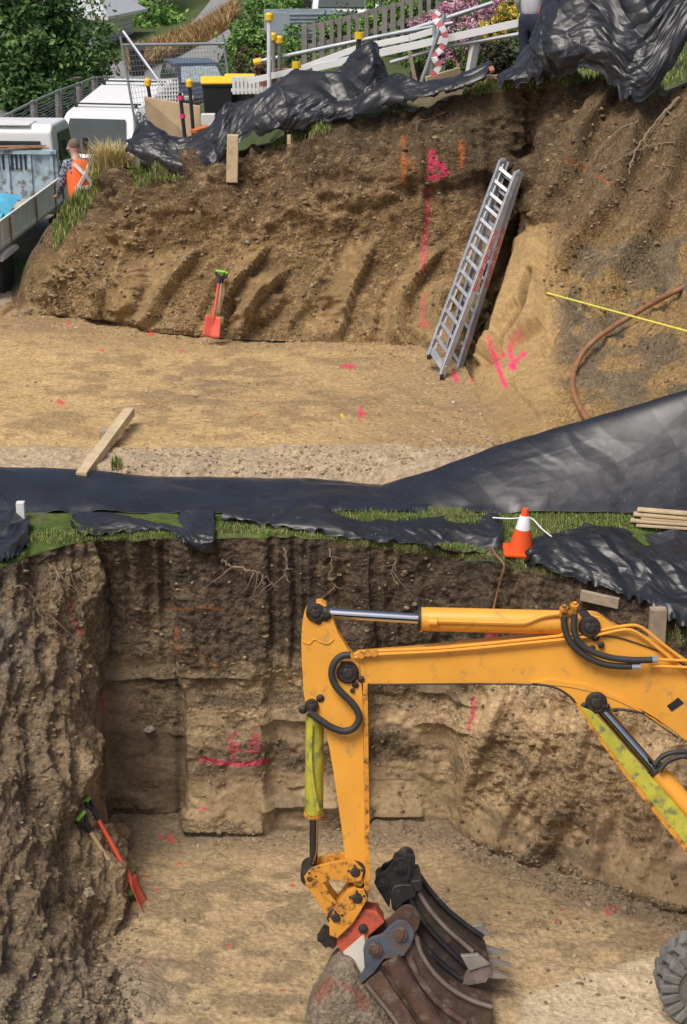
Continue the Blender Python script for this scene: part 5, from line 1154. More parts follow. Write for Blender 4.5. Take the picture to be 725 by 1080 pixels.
for sx in (1, -1):
    for y0, y1, tp_ in ((.15, .95, (.55,)), (-.80, .05, (.0,)), (-1.95, -.90, (-.85,))):
        yt = min(y1, .60)
        MB().prism([(sx * .885, y0, 1.18), (sx * .885, y1, 1.18), (sx * .815, yt, 1.72), (sx * .815, y0 + .04, 1.72)], (sx * .014, 0, 0)).build('side_window', GLASS, fw)
    MB().box((sx * 1.0, .98, 1.25), (.18, .10, .20)).build('mirror', BLACKP, fw, bevel=.03)
    MB().box((sx * .68, 2.19, .85), (.26, .05, .16)).build('headlight', mat('lamp_lens', (.6, .6, .6), .1, spec=.8), fw, bevel=.02)
MB().box((0, 2.21, .85), (.9, .04, .16)).build('grille', BLACKP, fw, bevel=.01)
for yy in (.25, -1.45):
    MB().box((0, yy, 1.955), (1.60, .06, .025)).box((-.68, yy, 1.91), (.06, .06, .09)).box((.68, yy, 1.91), (.06, .06, .09)).build('roof_bar', BLACKP, fw, bevel=.008)
wheels(fw, [(.82, 1.38), (-.82, 1.38), (.82, -1.38), (-.82, -1.38)], .37, .24)
# the number on its side window
def text3(body, size, m, parent, loc, rot, name='lettering'):
    cu = bpy.data.curves.new(name, 'FONT'); cu.body = body; cu.size = size; cu.extrude = .002; cu.align_x = 'CENTER'; cu.align_y = 'CENTER'
    o = bpy.data.objects.new(name, cu); C.objects.link(o); dg = bpy.context.evaluated_depsgraph_get()
    me = bpy.data.meshes.new_from_object(o.evaluated_get(dg)); bpy.data.objects.remove(o)
    n = bpy.data.objects.new(name, me); C.objects.link(n); me.materials.clear(); me.materials.append(m); n.parent = parent; n.location = loc; n.rotation_euler = rot
    return n
sg_ = thing('number_board', 'small white board with black number standing in front of the wagon side', 'sign', tuple(pt(150, 132, 33.5)))
MB().prism([pt(144.5, 115, 33.5), pt(153, 113, 33.5), pt(156, 130, 33.5), pt(147, 133, 33.5)], (0, .02, 0)).build('panel', WHITE, sg_, world=True)
tx = text3('36', .24, BLKMET, None, pt(150, 123.5, 33.47), (R(90), R(8), 0)); tx.parent = sg_; tx.location = Vector(tx.location) - Vector(sg_.location)

# dark hatchback
ca = thing('hatchback_car', 'small dark hatchback parked on the street behind the yellow-lidded bins', 'car', (-4.55, 54.0, 3.62), (R(-3), 0, R(196)))
HP = [(-1.8, .40), (-1.85, .95), (-1.62, 1.38), (-1.3, 1.46), (.15, 1.48), (.35, 1.42), (1.05, .98), (1.7, .84), (1.84, .65), (1.84, .38), (1.5, .33), (1.4, .60), (.85, .60), (.75, .32), (-.75, .32), (-.85, .60), (-1.4, .60), (-1.5, .33)]
DK = mat('dark_car_paint', (.035, .035, .05), .25, var=.1, coat=.6)
prof_body(HP, .80, .9, .20).build('body', DK, ca, bevel=.05, seg=3)
MB().prism([(-.66, 1.05, 1.0), (.66, 1.05, 1.0), (.54, .43, 1.40), (-.54, .43, 1.40)], (0, .02, .02)).build('windscreen', mat('pale_glass', (.30, .36, .38), .12, spec=.8, var=.3), ca)
for sx in (1, -1):
    for y0, y1 in ((-.02, .85), (-1.0, -.10)):
        MB().prism([(sx * .785, y0, 1.0), (sx * .785, y1, 1.0), (sx * .695, min(y1, .35), 1.37), (sx * .695, y0 + .03, 1.37)], (sx * .016, 0, 0)).build('side_window', GLASS, ca)
    MB().box((sx * .88, .80, 1.02), (.14, .08, .11)).build('mirror', DK, ca, bevel=.02)
    MB().box((sx * .58, 1.80, .66), (.30, .10, .14)).build('headlight', MATS['lamp_lens'], ca, bevel=.03)
MB().box((0, 1.85, .45), (.40, .02, .10)).build('number_plate', REFL, ca)
wheels(ca, [(.70, 1.12), (-.70, 1.12), (.70, -1.12), (-.70, -1.12)], .29, .19)

# trailer and pale ute behind the slat fence
tl_ = thing('trailer', 'grey corrugated tipping trailer parked behind the grey picket fence', 'trailer', tuple(pt(326, 66, 40)), (0, 0, R(15)))
q = MB().box((0, 0, .62), (1.5, 2.4, .06)).box((.74, 0, .88), (.04, 2.4, .5)).box((-.74, 0, .88), (.04, 2.4, .5)).box((0, 1.2, .88), (1.5, .04, .5)).box((0, -1.2, .88), (1.5, .04, .5))
for k in range(6): q.box((0, -1.225, .70 + k * .08), (1.46, .03, .03))
for k in range(11):
    for sx in (-1, 1): q.box((sx * .765, -1.1 + k * .22, .88), (.03, .08, .46))
q.build('tray', mat('blue_grey_galv', (.36, .41, .44), .5, metal=.3, var=.15), tl_, bevel=.005)
q = MB().bar((0, 1.2, .55), (0, 2.3, .5), .07, .07).box((0, -1.3, .5), (1.5, .06, .14)).build('drawbar', BLKMET, tl_)
wheels(tl_, [(.82, 0), (-.82, 0)], .30, .18)
ut = thing('pale_van', 'pale van whose windscreen shows above the grey picket fence', 'van', tuple(pt(367, 56, 44)), (0, 0, R(178)))
prof_body([(-2.0, .4), (-2.0, 1.75), (-1.85, 1.88), (.9, 1.88), (1.1, 1.80), (1.65, 1.05), (1.95, .9), (1.98, .4)], .82, 1.0, .10).build('body', mat('pale_blue_paint', (.55, .60, .60), .35, coat=.3), ut, bevel=.06, seg=3)
MB().prism([(-.66, 1.60, 1.14), (.66, 1.60, 1.14), (.60, 1.15, 1.76), (-.60, 1.15, 1.76)], (0, .03, .02)).build('windscreen', GLASS, ut)
for sx in (1, -1):
    MB().prism([(sx * .815, .35, 1.12), (sx * .815, 1.35, 1.12), (sx * .765, 1.0, 1.70), (sx * .765, .35, 1.70)], (sx * .015, 0, 0)).build('side_window', GLASS, ut)
    MB().box((sx * .93, 1.3, 1.25), (.16, .08, .2)).build('mirror', BLACKP, ut, bevel=.02)
    MB().box((sx * .6, 1.97, .75), (.3, .05, .16)).build('headlight', MATS['lamp_lens'], ut, bevel=.02)
wheels(ut, [(.74, 1.3), (-.74, 1.3), (.74, -1.3), (-.74, -1.3)], .30, .2)

# wheelie bins
def wbin(label, base, h, wd, mbody, mlid, rz=0, group='yellow-lidded wheelie bins'):
    t = thing('wheelie_bin', label, 'bin', tuple(base), (0, 0, rz), group)
    MB().box((0, 0, h * .45), (wd * .8, wd * .8, h * .88), taper=(1.22, 1.22)).box((0, 0, h * .87), (wd * 1.02, wd * 1.02, .05)).build('body', mbody, t, bevel=.02)
    lid = MB().prism([(-wd * .54, -wd * .56, h * .9), (-wd * .54, wd * .54, h * .93), (-wd * .54, wd * .50, h * 1.0), (-wd * .54, -wd * .2, h * 1.03), (-wd * .54, -wd * .55, h * .95)], (wd * 1.08, 0, 0))
    lid.build('lid', mlid, t, bevel=.02)
    MB().tube([(-wd * .4, wd * .60, h * .88), (wd * .4, wd * .60, h * .88)], .018, 8).build('handle', BLACKP, t)
    for sx in (-1, 1): MB().lathe([(0, .10), (.05, .10)], (sx * wd * .42, wd * .42, .10), (sx, 0, 0), 16).build('wheel', BLACKP, t)
    return t
YLID = mat('yellow_lid', (.85, .55, .03), .4, var=.06)
wbin('left of the two black wheelie bins with yellow lids', pt(231, 143, 28.3), .92, .50, BLACKP, YLID, R(4))
wbin('right of the two black wheelie bins with yellow lids', pt(255, 140, 28.5), .92, .46, BLACKP, YLID, R(-3))
wbin('dark wheelie bin standing alone at the kerb beyond the mesh panel', pt(145, 80, 62), 1.0, .52, BLACKP, mat('dark_lid', (.05, .035, .035), .5), R(10), 'bins')
ltp = thing('lattice_panel', 'small white lattice panel leaning behind the plywood board', 'panel', tuple(pt(177, 112, 29.5)))
q = MB()
for k in range(8): q.bar(pt(166.5 + k * 3, 84, 29.5), pt(167.5 + k * 3, 112, 29.5), .022, .012)
for k in range(6): q.bar(pt(166, 84 + k * 4.2, 29.5), pt(188, 83 + k * 4.2, 29.5), .022, .016)
q.build('lattice', WHITE, ltp, world=True)

# mesh fence panel
fp = thing('mesh_fence_panel', 'temporary wire mesh fence panel with a galvanised frame across the street', 'fence', tuple(pt(186, 130, 31)))
def tb(a, b, r=.022, name='frame_tube'): MB().tube([a, b], r, 10).build(name, GALV, fp, world=True)
A0, A1, B0, B1 = pt(127, 38, 31), pt(148, 160, 31), pt(235, 36, 31.5), pt(247, 128, 31.5)
tb(A0, A1); tb(B0, B1); tb(pt(128, 47.5, 31), pt(237, 46, 31.5), .028)
tb(pt(130, 33, 30.9), pt(168, 86, 30.4), .028, 'brace')
MB().tube([pt(135, 40.5, 30.88), pt(138, 45, 30.85)], .033, 10).build('brace_band', mat('red_tape', (.65, .04, .05)), fp, world=True)
q = MB()
for k in range(1, 34):
    f = k / 34; q.tube([pt(128, 47.5, 31).lerp(pt(237, 46, 31.5), f), A1.lerp(B1, f)], .0035, 3, cap=False)
for k in range(1, 20):
    f = k / 20; q.tube([pt(128, 47.5, 31).lerp(A1, f), pt(237, 46, 31.5).lerp(B1, f)], .0035, 3, cap=False)
q.build('wire_mesh', GALV, fp, world=True)

# post and wire fence on the left
lf = thing('post_and_wire_fence', 'old post and wire fence climbing in front of the big left-hand tree', 'fence', tuple(pt(60, 125, 41)))
fpts = [(-30, 140, 168, 37), (10, 120, 150, 38.5), (36, 107, 136, 40), (62, 96, 124, 41.5), (84, 88, 112, 43), (100, 82, 104, 44.5), (113, 81, 98, 48)]
for a_, t_, b_, Y_ in fpts: MB().bar(pt(a_ + 1, b_, Y_), pt(a_, t_ - 1, Y_), .16, .14).build('post', GREYW, lf, world=True, bevel=.01)
for k in range(len(fpts) - 1): MB().bar(pt(fpts[k][0], fpts[k][1], fpts[k][3] - .1), pt(fpts[k + 1][0], fpts[k + 1][1], fpts[k + 1][3] - .1), .05, .05).build('top_rail', GALV, lf, world=True)
q = MB(); rr = random.Random(9)
for r_ in range(8):
    for k in range(len(fpts) - 1):
        f = (r_ + 1) / 9; a_ = fpts[k]; b_ = fpts[k + 1]; P_ = []
        for j in range(7):
            g_ = j / 6; px_ = a_[0] + (b_[0] - a_[0]) * g_; py_ = (a_[1] + (a_[2] - a_[1]) * f) * (1 - g_) + (b_[1] + (b_[2] - b_[1]) * f) * g_
            P_.append(pt(px_, py_ + (2.2 * math.sin(g_ * PI) + rr.gauss(0, .5)), a_[3] + (b_[3] - a_[3]) * g_ - .08))
        q.tube(P_, .008, 4, cap=False)
q.build('wires', GALV, lf, world=True)

# grey picket fence, top right background
pf = thing('picket_fence', 'silvered timber picket fence on the rise behind the handrails', 'fence', tuple(pt(390, 60, 33)))
FX = [(320, 28, 70), (352, 21, 62), (384, 13, 56), (416, 4, 50), (450, -6, 46), (480, -16, 42)]
def fy(x, i): return float(np.interp(x, [f[0] for f in FX], [f[i] for f in FX]))
x = 321
while x < 478:
    yy = fy(x, 1); MB().bar(pt(x, fy(x, 2), 33.4), pt(x, yy - 1, 33.4), .075 if (int(x) % 3) else .10, .03).build('picket', GREYW, pf, world=True)
    x += 8.2 + 3 * (math.sin(x) * .5 + .5)
for d_ in (2, 22): 
    for k in range(len(FX) - 1): MB().bar(pt(FX[k][0], FX[k][1] + d_, 33.45), pt(FX[k + 1][0], FX[k + 1][1] + d_, 33.45), .05, .08).build('rail', GREYW, pf, world=True)
# power pole
post('power_pole', 'dark wooden power pole rising from the bushes beyond the tall white pole', 'pole', 297, 78, 295, -60, 58, .17, mat('pole_wood', (.16, .12, .10), .9), None)

# ================================================================== HOUSE
hs = thing('house', 'white weatherboard house behind the big left-hand tree', 'house', (-14.5, 80, .9), (0, 0, R(-4)))
q = MB(); q.box((0, 0, 2.3), (8.6, 8, 4.6))
q.build('wall', WHITE, hs, bevel=.01)
q = MB()
for k in range(21):
    q.box((0, -4.02, .3 + k * .2), (8.6, .03, .012)); q.box((4.32, 0, .3 + k * .2), (.03, 8, .012))
q.build('weatherboard_joints', mat('board_shadow_gap', (.5, .5, .48), .8), hs)
MB().prism([(-4.9, -4.6, 4.6), (4.9, -4.6, 4.6), (4.9, 4.6, 4.6), (-4.9, 4.6, 4.6)], (0, 0, .12)).build('soffit', WHITED, hs)
MB().add([(-4.9, -4.6, 4.72), (4.9, -4.6, 4.72), (4.9, 4.6, 4.72), (-4.9, 4.6, 4.72), (-3, 0, 6.2), (3, 0, 6.2)], [(0, 1, 5, 4), (1, 2, 5), (2, 3, 4, 5), (3, 0, 4), (0, 3, 2, 1)]).build('roof', mat('grey_roof', (.52, .53, .54), .6), hs)
q = MB().box((0, -4.65, 4.65), (9.8, .12, .14)).build('gutter', WHITED, hs)
for xx in (2.9, -.5, -2.9):
    w_ = MB().box((xx, -4.04, 3.55), (1.1, .06, 1.3)).build('window', GLASS, hs); MB().box((xx, -4.06, 4.25), (1.24, .08, .08)).box((xx, -4.06, 2.86), (1.3, .12, .08)).box((xx - .58, -4.06, 3.55), (.08, .08, 1.4)).box((xx + .58, -4.06, 3.55), (.08, .08, 1.4)).build('frame', WHITE, w_)
MB().tube([(4.2, -4.1, 0), (4.2, -4.1, 4.6)], .05, 8).build('downpipe', WHITED, hs)
h2 = thing('house', 'pale lilac-grey house wall glimpsed between the white house and the trees', 'house', (-12.9, 96, 5.2), (0, 0, R(5)))
MB().box((0, 0, 2.4), (5.4, 6, 4.8)).build('wall', mat('lilac_grey', (.50, .50, .56), .7, var=.08), h2)
MB().prism([(-3.0, -3.2, 4.8), (3.0, -3.2, 4.8), (0, -3.2, 6.4)], (0, 6.4, 0)).build('roof', mat('grey_roof', (.35, .36, .37)), h2)
w_ = MB().box((1.4, -3.03, 2.6), (1.0, .06, 1.1)).build('window', GLASS, h2); MB().box((1.4, -3.06, 3.2), (1.2, .08, .08)).box((1.4, -3.06, 2.0), (1.2, .1, .08)).build('frame', WHITE, w_)

# ================================================================== VEGETATION
def leaf_cloud(blobs, n, size, pal, seed, squash=1.0, up=.3):
    """leaf-sized faces gathered into clumps; blobs: (centre, radii)"""
    r = np.random.default_rng(seed); V = []; cols_ = []
    vol = np.array([a[1][0] * a[1][1] * a[1][2] for a in blobs]) ** .7; vol /= vol.sum()
    allc = []
    for (c, rad), f in zip(blobs, vol):
        m_ = int(n * f); nc = max(6, int(m_ / 55))
        d = r.normal(size=(nc, 3)); d /= np.linalg.norm(d, axis=1)[:, None]; rr_ = r.uniform(.35, 1.06, nc) ** .6
        cc = np.array(c) + d * rr_[:, None] * np.array(rad); cs = r.uniform(.10, .26, nc) * (sum(rad) / 3) * 1.0
        k = r.integers(0, nc, m_); p = cc[k] + r.normal(size=(m_, 3)) * (cs[k] * .62)[:, None] * W(1, 1, .75)
        base = np.array(pal)[r.integers(0, len(pal), nc)][k] * r.uniform(.75, 1.25, (m_, 1))
        allc.append((p, base))
    P_ = np.concatenate([a[0] for a in allc]); B_ = np.concatenate([a[1] for a in allc]); m_ = len(P_)
    nrm_ = r.normal(size=(m_, 3)) + W(0, -.2, up * 2); nrm_ /= np.linalg.norm(nrm_, axis=1)[:, None]
    t_ = np.cross(nrm_, r.normal(size=(m_, 3))); t_ /= np.linalg.norm(t_, axis=1)[:, None]; b_ = np.cross(nrm_, t_)
    sz = (size * r.uniform(.6, 1.4, m_))[:, None]
    V = np.stack([P_ - t_ * sz, P_ - b_ * sz * .45, P_ + t_ * sz, P_ + b_ * sz * .45], 1).reshape(-1, 3)
    return V, np.repeat(B_, 4, axis=0), [(4 * i, 4 * i + 1, 4 * i + 2, 4 * i + 3) for i in range(m_)]
def plant(name, label, cat, base, blobs, n, size, pal, seed, trunk_r=.12, group=None, limbs=5, part='crown'):
    t = thing(name, label, cat, tuple(base), group=group)
    V, Cc, Fc = leaf_cloud(blobs, n, size, pal, seed)
    mesh_obj(part, V, Fc, LEAF, t, False, True, Cc)
    rr_ = random.Random(seed); q = MB(); b0 = Vector(base) - Vector((0, 0, .3))
    top_ = Vector(blobs[0][0])
    q.tube(spline([b0, b0.lerp(top_, .4) + Vector((rr_.gauss(0, .1), 0, 0)), top_], 5), [trunk_r * (1.1 - .07 * i) for i in range(11)], 10)
    for k in range(limbs):
        bl = blobs[k % len(blobs)]; e_ = Vector(bl[0]) + Vector((rr_.uniform(-.8, .8) * bl[1][0], rr_.uniform(-.8, .8) * bl[1][1], rr_.uniform(-.3, .8) * bl[1][2])); s0_ = b0.lerp(top_, rr_.uniform(.3, .7))
        q.tube(spline([s0_, s0_.lerp(e_, .5) + Vector((0, 0, .15)), e_], 4), [trunk_r * .55 * (1 - .09 * i) for i in range(9)], 6)
    q.build('trunk', mat('bark', (.14, .11, .08), .95, var=.3, bump=.4), t, world=True, smooth=True)
    return t
DG = [(.06, .125, .03), (.09, .17, .045), (.13, .22, .06), (.05, .10, .03)]
LG = [(.20, .36, .07), (.16, .30, .06), (.26, .42, .10), (.12, .24, .05)]
MG = [(.12, .23, .05), (.09, .18, .04), (.17, .29, .07)]
def blob(px, py, Y, r): return (tuple(pt(px, py, Y)), r)
plant('tree', 'large dark green broadleaf tree filling the top left corner', 'tree', (-11.2, 52, 3.6), [blob(20, 45, 52, (2.6, 2.2, 2.2)), blob(34, 50, 51, (1.1, 1.5, 1.8)), blob(78, 92, 50, (.45, .7, .5)), blob(30, 92, 51, (2.2, 1.6, 1.5)), blob(-60, 40, 52, (3, 2.4, 3)), blob(28, 5, 52, (1.5, 1.8, 1.4)), blob(52, 18, 51, (.4, .8, .6)), blob(58, 104, 51, (1.1, 1.2, .8)), blob(-20, 115, 50, (2.4, 1.5, 1.6))], 52000, .095, DG, 1, .30, limbs=10)
for k, (la, px_, py_, Y_, r_, sd_, pal) in enumerate([
    ('bright green bushy tree nearest the white house', 135, 38, 92, (1.6, 1.5, 1.8), 11, LG), ('bright green rounded tree left of the dry bank', 158, 36, 90, (1.9, 1.6, 1.9), 12, LG),
    ('taller green tree behind the middle of the dry bank', 180, 16, 104, (2.6, 2, 2.4), 13, MG), ('darker green tree above the middle of the street', 208, 10, 118, (3.2, 2, 2.4), 14, DG),
    ('green tree closing the top of the street', 240, 2, 128, (3.4, 2.2, 2.6), 15, MG), ('dark shrubby tree half hidden behind the lilac-grey house', 130, 12, 112, (3.0, 2, 2.8), 16, DG)]):
    c_ = pt(px_, py_, Y_); bz = max(hg(c_.x, c_.y), c_.z - r_[2] * 1.9)
    plant('tree', la, 'tree', (c_.x, c_.y, hg(c_.x, c_.y)), [(tuple(c_), r_), ((c_.x + r_[0] * .7, c_.y + .3, c_.z - r_[2] * .6), (r_[0] * .7, r_[1] * .7, r_[2] * .7)), ((c_.x - r_[0] * .7, c_.y - .2, c_.z - r_[2] * .5), (r_[0] * .7, r_[1] * .7, r_[2] * .7))], 7500, .14, pal, sd_, .18, 'trees lining the far end of the street')
for k, (la, L_, n_, sz, sd_, pal) in enumerate([
    ('big green shrub overhanging the right side of the street', [(268, 52, 46, (.75, .8, 1.0)), (262, 75, 46, (.55, .7, .5)), (288, 30, 46, (.8, .8, .8)), (300, 66, 45, (.8, .7, .7))], 11000, .07, 21, MG),
    ('tall green shrub behind the power pole', [(322, 20, 50, (1.2, .9, 1.0)), (345, 5, 52, (1.4, 1, .9)), (300, 10, 52, (1.0, .9, .9))], 9000, .08, 22, LG),
    ('purple-brown shrub at the foot of the green one beside the street', [(262, 74, 43, (.42, .5, .5)), (280, 80, 42.5, (.5, .5, .4))], 4000, .05, 23, [(.12, .07, .06), (.09, .07, .04), (.10, .12, .04)]),
    ('green hedge behind the left half of the picket fence', [(340, 45, 37, (.8, .5, .5)), (360, 40, 36.5, (.6, .5, .5)), (325, 62, 36, (.6, .4, .4))], 6000, .05, 24, MG),
    ('leafy green plant growing against the middle of the picket fence', [(402, 28, 34.4, (.45, .3, .45)), (388, 38, 34.4, (.4, .3, .35)), (425, 22, 34.5, (.5, .3, .5))], 5000, .045, 25, LG),
    ('dark green hedge behind the right half of the picket fence', [(430, 0, 38, (1.2, .6, .9)), (455, 10, 37, (1.0, .6, .7)), (400, -4, 39, (1.2, .7, .8)), (478, 2, 36.5, (1.0, .6, .9))], 9000, .06, 26, DG),
    ('green bush between the taped tubes and the pink flowers', [(440, 58, 28.2, (.28, .25, .3)), (452, 44, 28.4, (.3, .25, .3)), (486, 70, 28.0, (.22, .2, .2))], 4200, .035, 27, MG),
    ('dark shrub in the bed under the white rail', [(520, 62, 27.3, (.36, .3, .26)), (538, 66, 27.2, (.3, .3, .22)), (508, 70, 27.2, (.2, .2, .16))], 5000, .03, 28, [(.03, .035, .02), (.05, .045, .03), (.04, .06, .02)]),
    ('wide pink-flowering shrub behind the white rails', [(478, 42, 28.6, (.55, .4, .4)), (462, 28, 29, (.4, .4, .35)), (495, 22, 29, (.55, .4, .35)), (476, 62, 28.3, (.28, .3, .3)), (505, 8, 29.4, (.5, .4, .3))], 11000, .030, 29, [(.55, .30, .38), (.62, .40, .45), (.48, .24, .32), (.10, .16, .05)]),
    ('yellow-flowering clump right of the pink shrub', [(528, 22, 28.6, (.34, .3, .26)), (516, 34, 28.4, (.24, .25, .16)), (542, 14, 29, (.3, .3, .25))], 5200, .028, 30, [(.62, .48, .08), (.55, .40, .06), (.16, .2, .04)]),
    ('dark hedge behind the person on the far crest', [(560, 0, 31, (1.3, .6, .8)), (590, 10, 31, (1.2, .6, .8)), (530, -6, 32, (1.2, .6, .7)), (640, -6, 31, (2.0, .7, 1.0))], 9000, .05, 31, DG)]):
    bl = [blob(a, b, Y_, r_) for a, b, Y_, r_ in L_]; c_ = Vector(bl[0][0]); bz = min(q[0][2] - q[1][2] for q in bl)
    gz = down(c_.x, c_.y); plant('shrub', la, 'shrub', (c_.x, c_.y, min(gz, bz)), bl, n_, sz, pal, sd_, .05, part='foliage')
# brick-red low wall hint is skipped: hidden behind the plastic
# blades: grass, dry grass, tussock
def blades(name, roots, h0, w0, pal, seed, lean=.35, kind='stuff', label=None, cat=None):
    r = np.random.default_rng(seed); m_ = len(roots); R0 = np.array(roots)
    a = r.uniform(0, 2 * PI, m_); h = h0 * r.uniform(.45, 1.3, m_); d = np.stack([np.cos(a), np.sin(a), np.zeros(m_)], 1); s_ = np.stack([-np.sin(a), np.cos(a), np.zeros(m_)], 1) * w0
    ln = (lean * r.uniform(.2, 1.3, m_) * h)[:, None]; up = np.stack([np.zeros(m_), np.zeros(m_), h], 1)
    V = np.stack([R0 - s_, R0 + s_, R0 + up * .6 + d * ln * .35 + s_ * .7, R0 + up * .6 + d * ln * .35 - s_ * .7, R0 + up + d * ln], 1).reshape(-1, 3)
    Fc = []
    for i in range(m_): k = 5 * i; Fc += [(k, k + 1, k + 2, k + 3), (k + 3, k + 2, k + 4)]
    col = np.repeat(np.array(pal)[r.integers(0, len(pal), m_)] * r.uniform(.7, 1.3, (m_, 1)), 5, axis=0)
    o = mesh_obj(name, V, Fc, LEAF, None, False, False, col)
    if label: tag(o, label, cat)
    else: o['kind'] = kind
    return o
def scatter_px(regions, dens, names, seed):   # roots on the surfaces seen inside picture polygons (x0,x1,ytop(x),ybot(x))
    r = random.Random(seed); out = []
    for pts_, n in regions:
        xs = [p[0] for p in pts_]
        for _ in range(int(n * dens)):
            x_ = r.uniform(xs[0], xs[-1]); t_ = float(np.interp(x_, xs, [p[1] for p in pts_])); b_ = float(np.interp(x_, xs, [p[2] for p in pts_]))
            h_, n_ = hit(x_, r.uniform(t_, b_), names)
            if h_ is not None: out.append(tuple(h_ - Vector((0, 0, .01))))
    return out
GP = [(.13, .22, .04), (.18, .27, .06), (.10, .16, .03), (.28, .28, .10), (.40, .34, .16)]
gr_ = scatter_px([([(28, 562, 574), (60, 560, 574), (110, 560, 570), (200, 556, 568)], 3200), ([(330, 538, 552), (400, 538, 552), (500, 538, 552)], 1800), ([(215, 552, 562), (260, 552, 563), (330, 556, 568), (400, 566, 578), (470, 574, 588), (540, 582, 600), (600, 596, 612)], 7000),
                  ([(495, 541, 572), (530, 541, 588), (560, 541, 596), (580, 541, 566), (630, 541, 556), (720, 541, 562)], 8000), ([(690, 655, 675), (730, 660, 685)], 300)], 1, gb_ + ('lower_pit_wall',), 5)
blades('grass', gr_, .045, .004, GP, 6)
g2 = scatter_px([([(488, 88, 100), (505, 84, 100), (535, 84, 96)], 900), ([(535, 86, 94), (570, 82, 94), (600, 76, 90), (640, 72, 84)], 1500), ([(690, 88, 100), (705, 66, 92), (722, 55, 84)], 700),
                 ([(300, 138, 149), (325, 134, 147), (350, 130, 140)], 500), ([(410, 112, 120), (430, 106, 116)], 260), ([(135, 168, 186), (158, 166, 192), (190, 178, 192)], 800), ([(140, 178, 200), (160, 188, 196)], 260),
                 ([(285, 150, 158), (300, 146, 156)], 120)], 1, g_all, 7)
blades('grass_tufts', g2, .09, .008, GP, 8)
w1 = scatter_px([([(56, 236, 268), (70, 215, 250), (86, 198, 232), (104, 182, 205)], 1200), ([(118, 490, 497), (128, 488, 496)], 60)], 1, g_all + ('upper_pit_floor',), 9)
blades('weeds', w1, .11, .010, [(.16, .24, .05), (.26, .30, .09), (.36, .33, .14), (.10, .17, .04)], 10)
ts = []
rr = random.Random(3); tb0 = pt(118, 184, 26.3)
for k in range(1500): ts.append((tb0.x + rr.gauss(0, .14), tb0.y + rr.gauss(0, .12), tb0.z + rr.uniform(-.08, .05)))
blades('tussock', ts, .42, .007, [(.60, .47, .22), (.52, .40, .18), (.66, .55, .30), (.36, .36, .12)], 12, .9, label='dry straw-coloured tussock growing on the bank beside the wagon bonnet', cat='tussock')
dg = scatter_px([([(138, 66, 84), (160, 58, 73), (180, 50, 66), (205, 40, 54), (232, 26, 40), (247, 14, 27)], 15000)], 1, ('ground',), 14)
blades('dry_grass', dg, .62, .035, [(.42, .25, .11), (.48, .31, .15), (.34, .20, .09), (.25, .24, .08)], 13, .7)
# ================================================================== LOOSE SOIL
def lump(r_, sd_):
    bm = bmesh.new(); bmesh.ops.create_icosphere(bm, subdivisions=1, radius=1)
    for v_ in bm.verts: v_.co *= r_.uniform(.65, 1.2)
    out = ([v_.co.copy() for v_ in bm.verts], [tuple(v_.index for v_ in f.verts) for f in bm.faces]); bm.free(); return out
rl = random.Random(8); LUMPS = [lump(rl, k) for k in range(12)]
def lumps(name, places, pal, seed):
    r = random.Random(seed); V = []; Fc = []; cc = []
    for p, sz in places:
        vs, fs = LUMPS[r.randrange(12)]; e_ = Euler((r.uniform(0, 6), r.uniform(0, 6), r.uniform(0, 6))).to_matrix(); b0 = len(V); c_ = np.array(pal[r.randrange(len(pal))]) * r.uniform(.8, 1.2)
        sx, sy, sz_ = sz * r.uniform(.7, 1.3), sz * r.uniform(.7, 1.3), sz * r.uniform(.5, .9)
        for v_ in vs:
            q_ = e_ @ v_; V.append((p[0] + q_.x * sx, p[1] + q_.y * sy, p[2] + q_.z * sz_)); cc.append(c_)
        Fc += [tuple(b0 + i for i in f) for f in fs]
    o = mesh_obj(name, V, Fc, SOIL, None, False, False, np.array(cc)); o['kind'] = 'stuff'; return o
def scat(regions, names, seed, smin, smax, pw=3):
    r = random.Random(seed); out = []
    for pts_, n in regions:
        xs = [p[0] for p in pts_]
        for _ in range(n):
            x_ = r.uniform(xs[0], xs[-1]); t_ = float(np.interp(x_, xs, [p[1] for p in pts_])); b_ = float(np.interp(x_, xs, [p[2] for p in pts_]))
            f = r.random() ** 1.0; h_, n_ = hit(x_, t_ + (b_ - t_) * f, names)
            if h_ is not None: out.append((h_, smin + (smax - smin) * r.random() ** pw))
    return out
LF = ('lower_pit_floor', 'lower_pit_wall'); UF = ('upper_pit_floor', 'upper_pit_wall')
L1 = scat([([(110, 878, 896), (480, 872, 890)], 900), ([(478, 880, 900), (560, 900, 935), (640, 930, 960), (720, 955, 985)], 2000), ([(130, 890, 1072), (720, 970, 1072)], 900), ([(95, 980, 1075), (150, 960, 1075)], 900), ([(0, 1040, 1078), (130, 1030, 1078)], 700),
          ([(500, 960, 985), (640, 955, 985)], 160)], LF, 1, .004, .034, 5)
lumps('loose_soil_lower', L1, [(.38, .29, .18), (.32, .24, .15), (.45, .36, .24), (.27, .20, .13)], 2)
L2 = scat([([(10, 325, 350), (120, 335, 352), (250, 350, 368), (480, 368, 398)], 2000), ([(15, 350, 490), (500, 400, 470)], 800), ([(120, 473, 498), (380, 470, 500), (540, 458, 470)], 1700), ([(440, 380, 470), (520, 400, 470)], 500)], UF, 3, .005, .030, 5)
lumps('loose_soil_upper', L2, [(.48, .36, .20), (.42, .31, .17), (.56, .46, .34), (.34, .25, .14)], 4)
L3 = scat([([(90, 230, 340), (250, 180, 355), (480, 120, 375)], 1500), ([(575, 100, 300), (715, 110, 420)], 800), ([(30, 300, 330), (110, 250, 335)], 400)], ('upper_pit_wall',), 5, .008, .05, 4)
lumps('soil_clods_upper_bank', L3, [(.33, .24, .14), (.24, .165, .095), (.42, .33, .21), (.17, .12, .075)], 6)
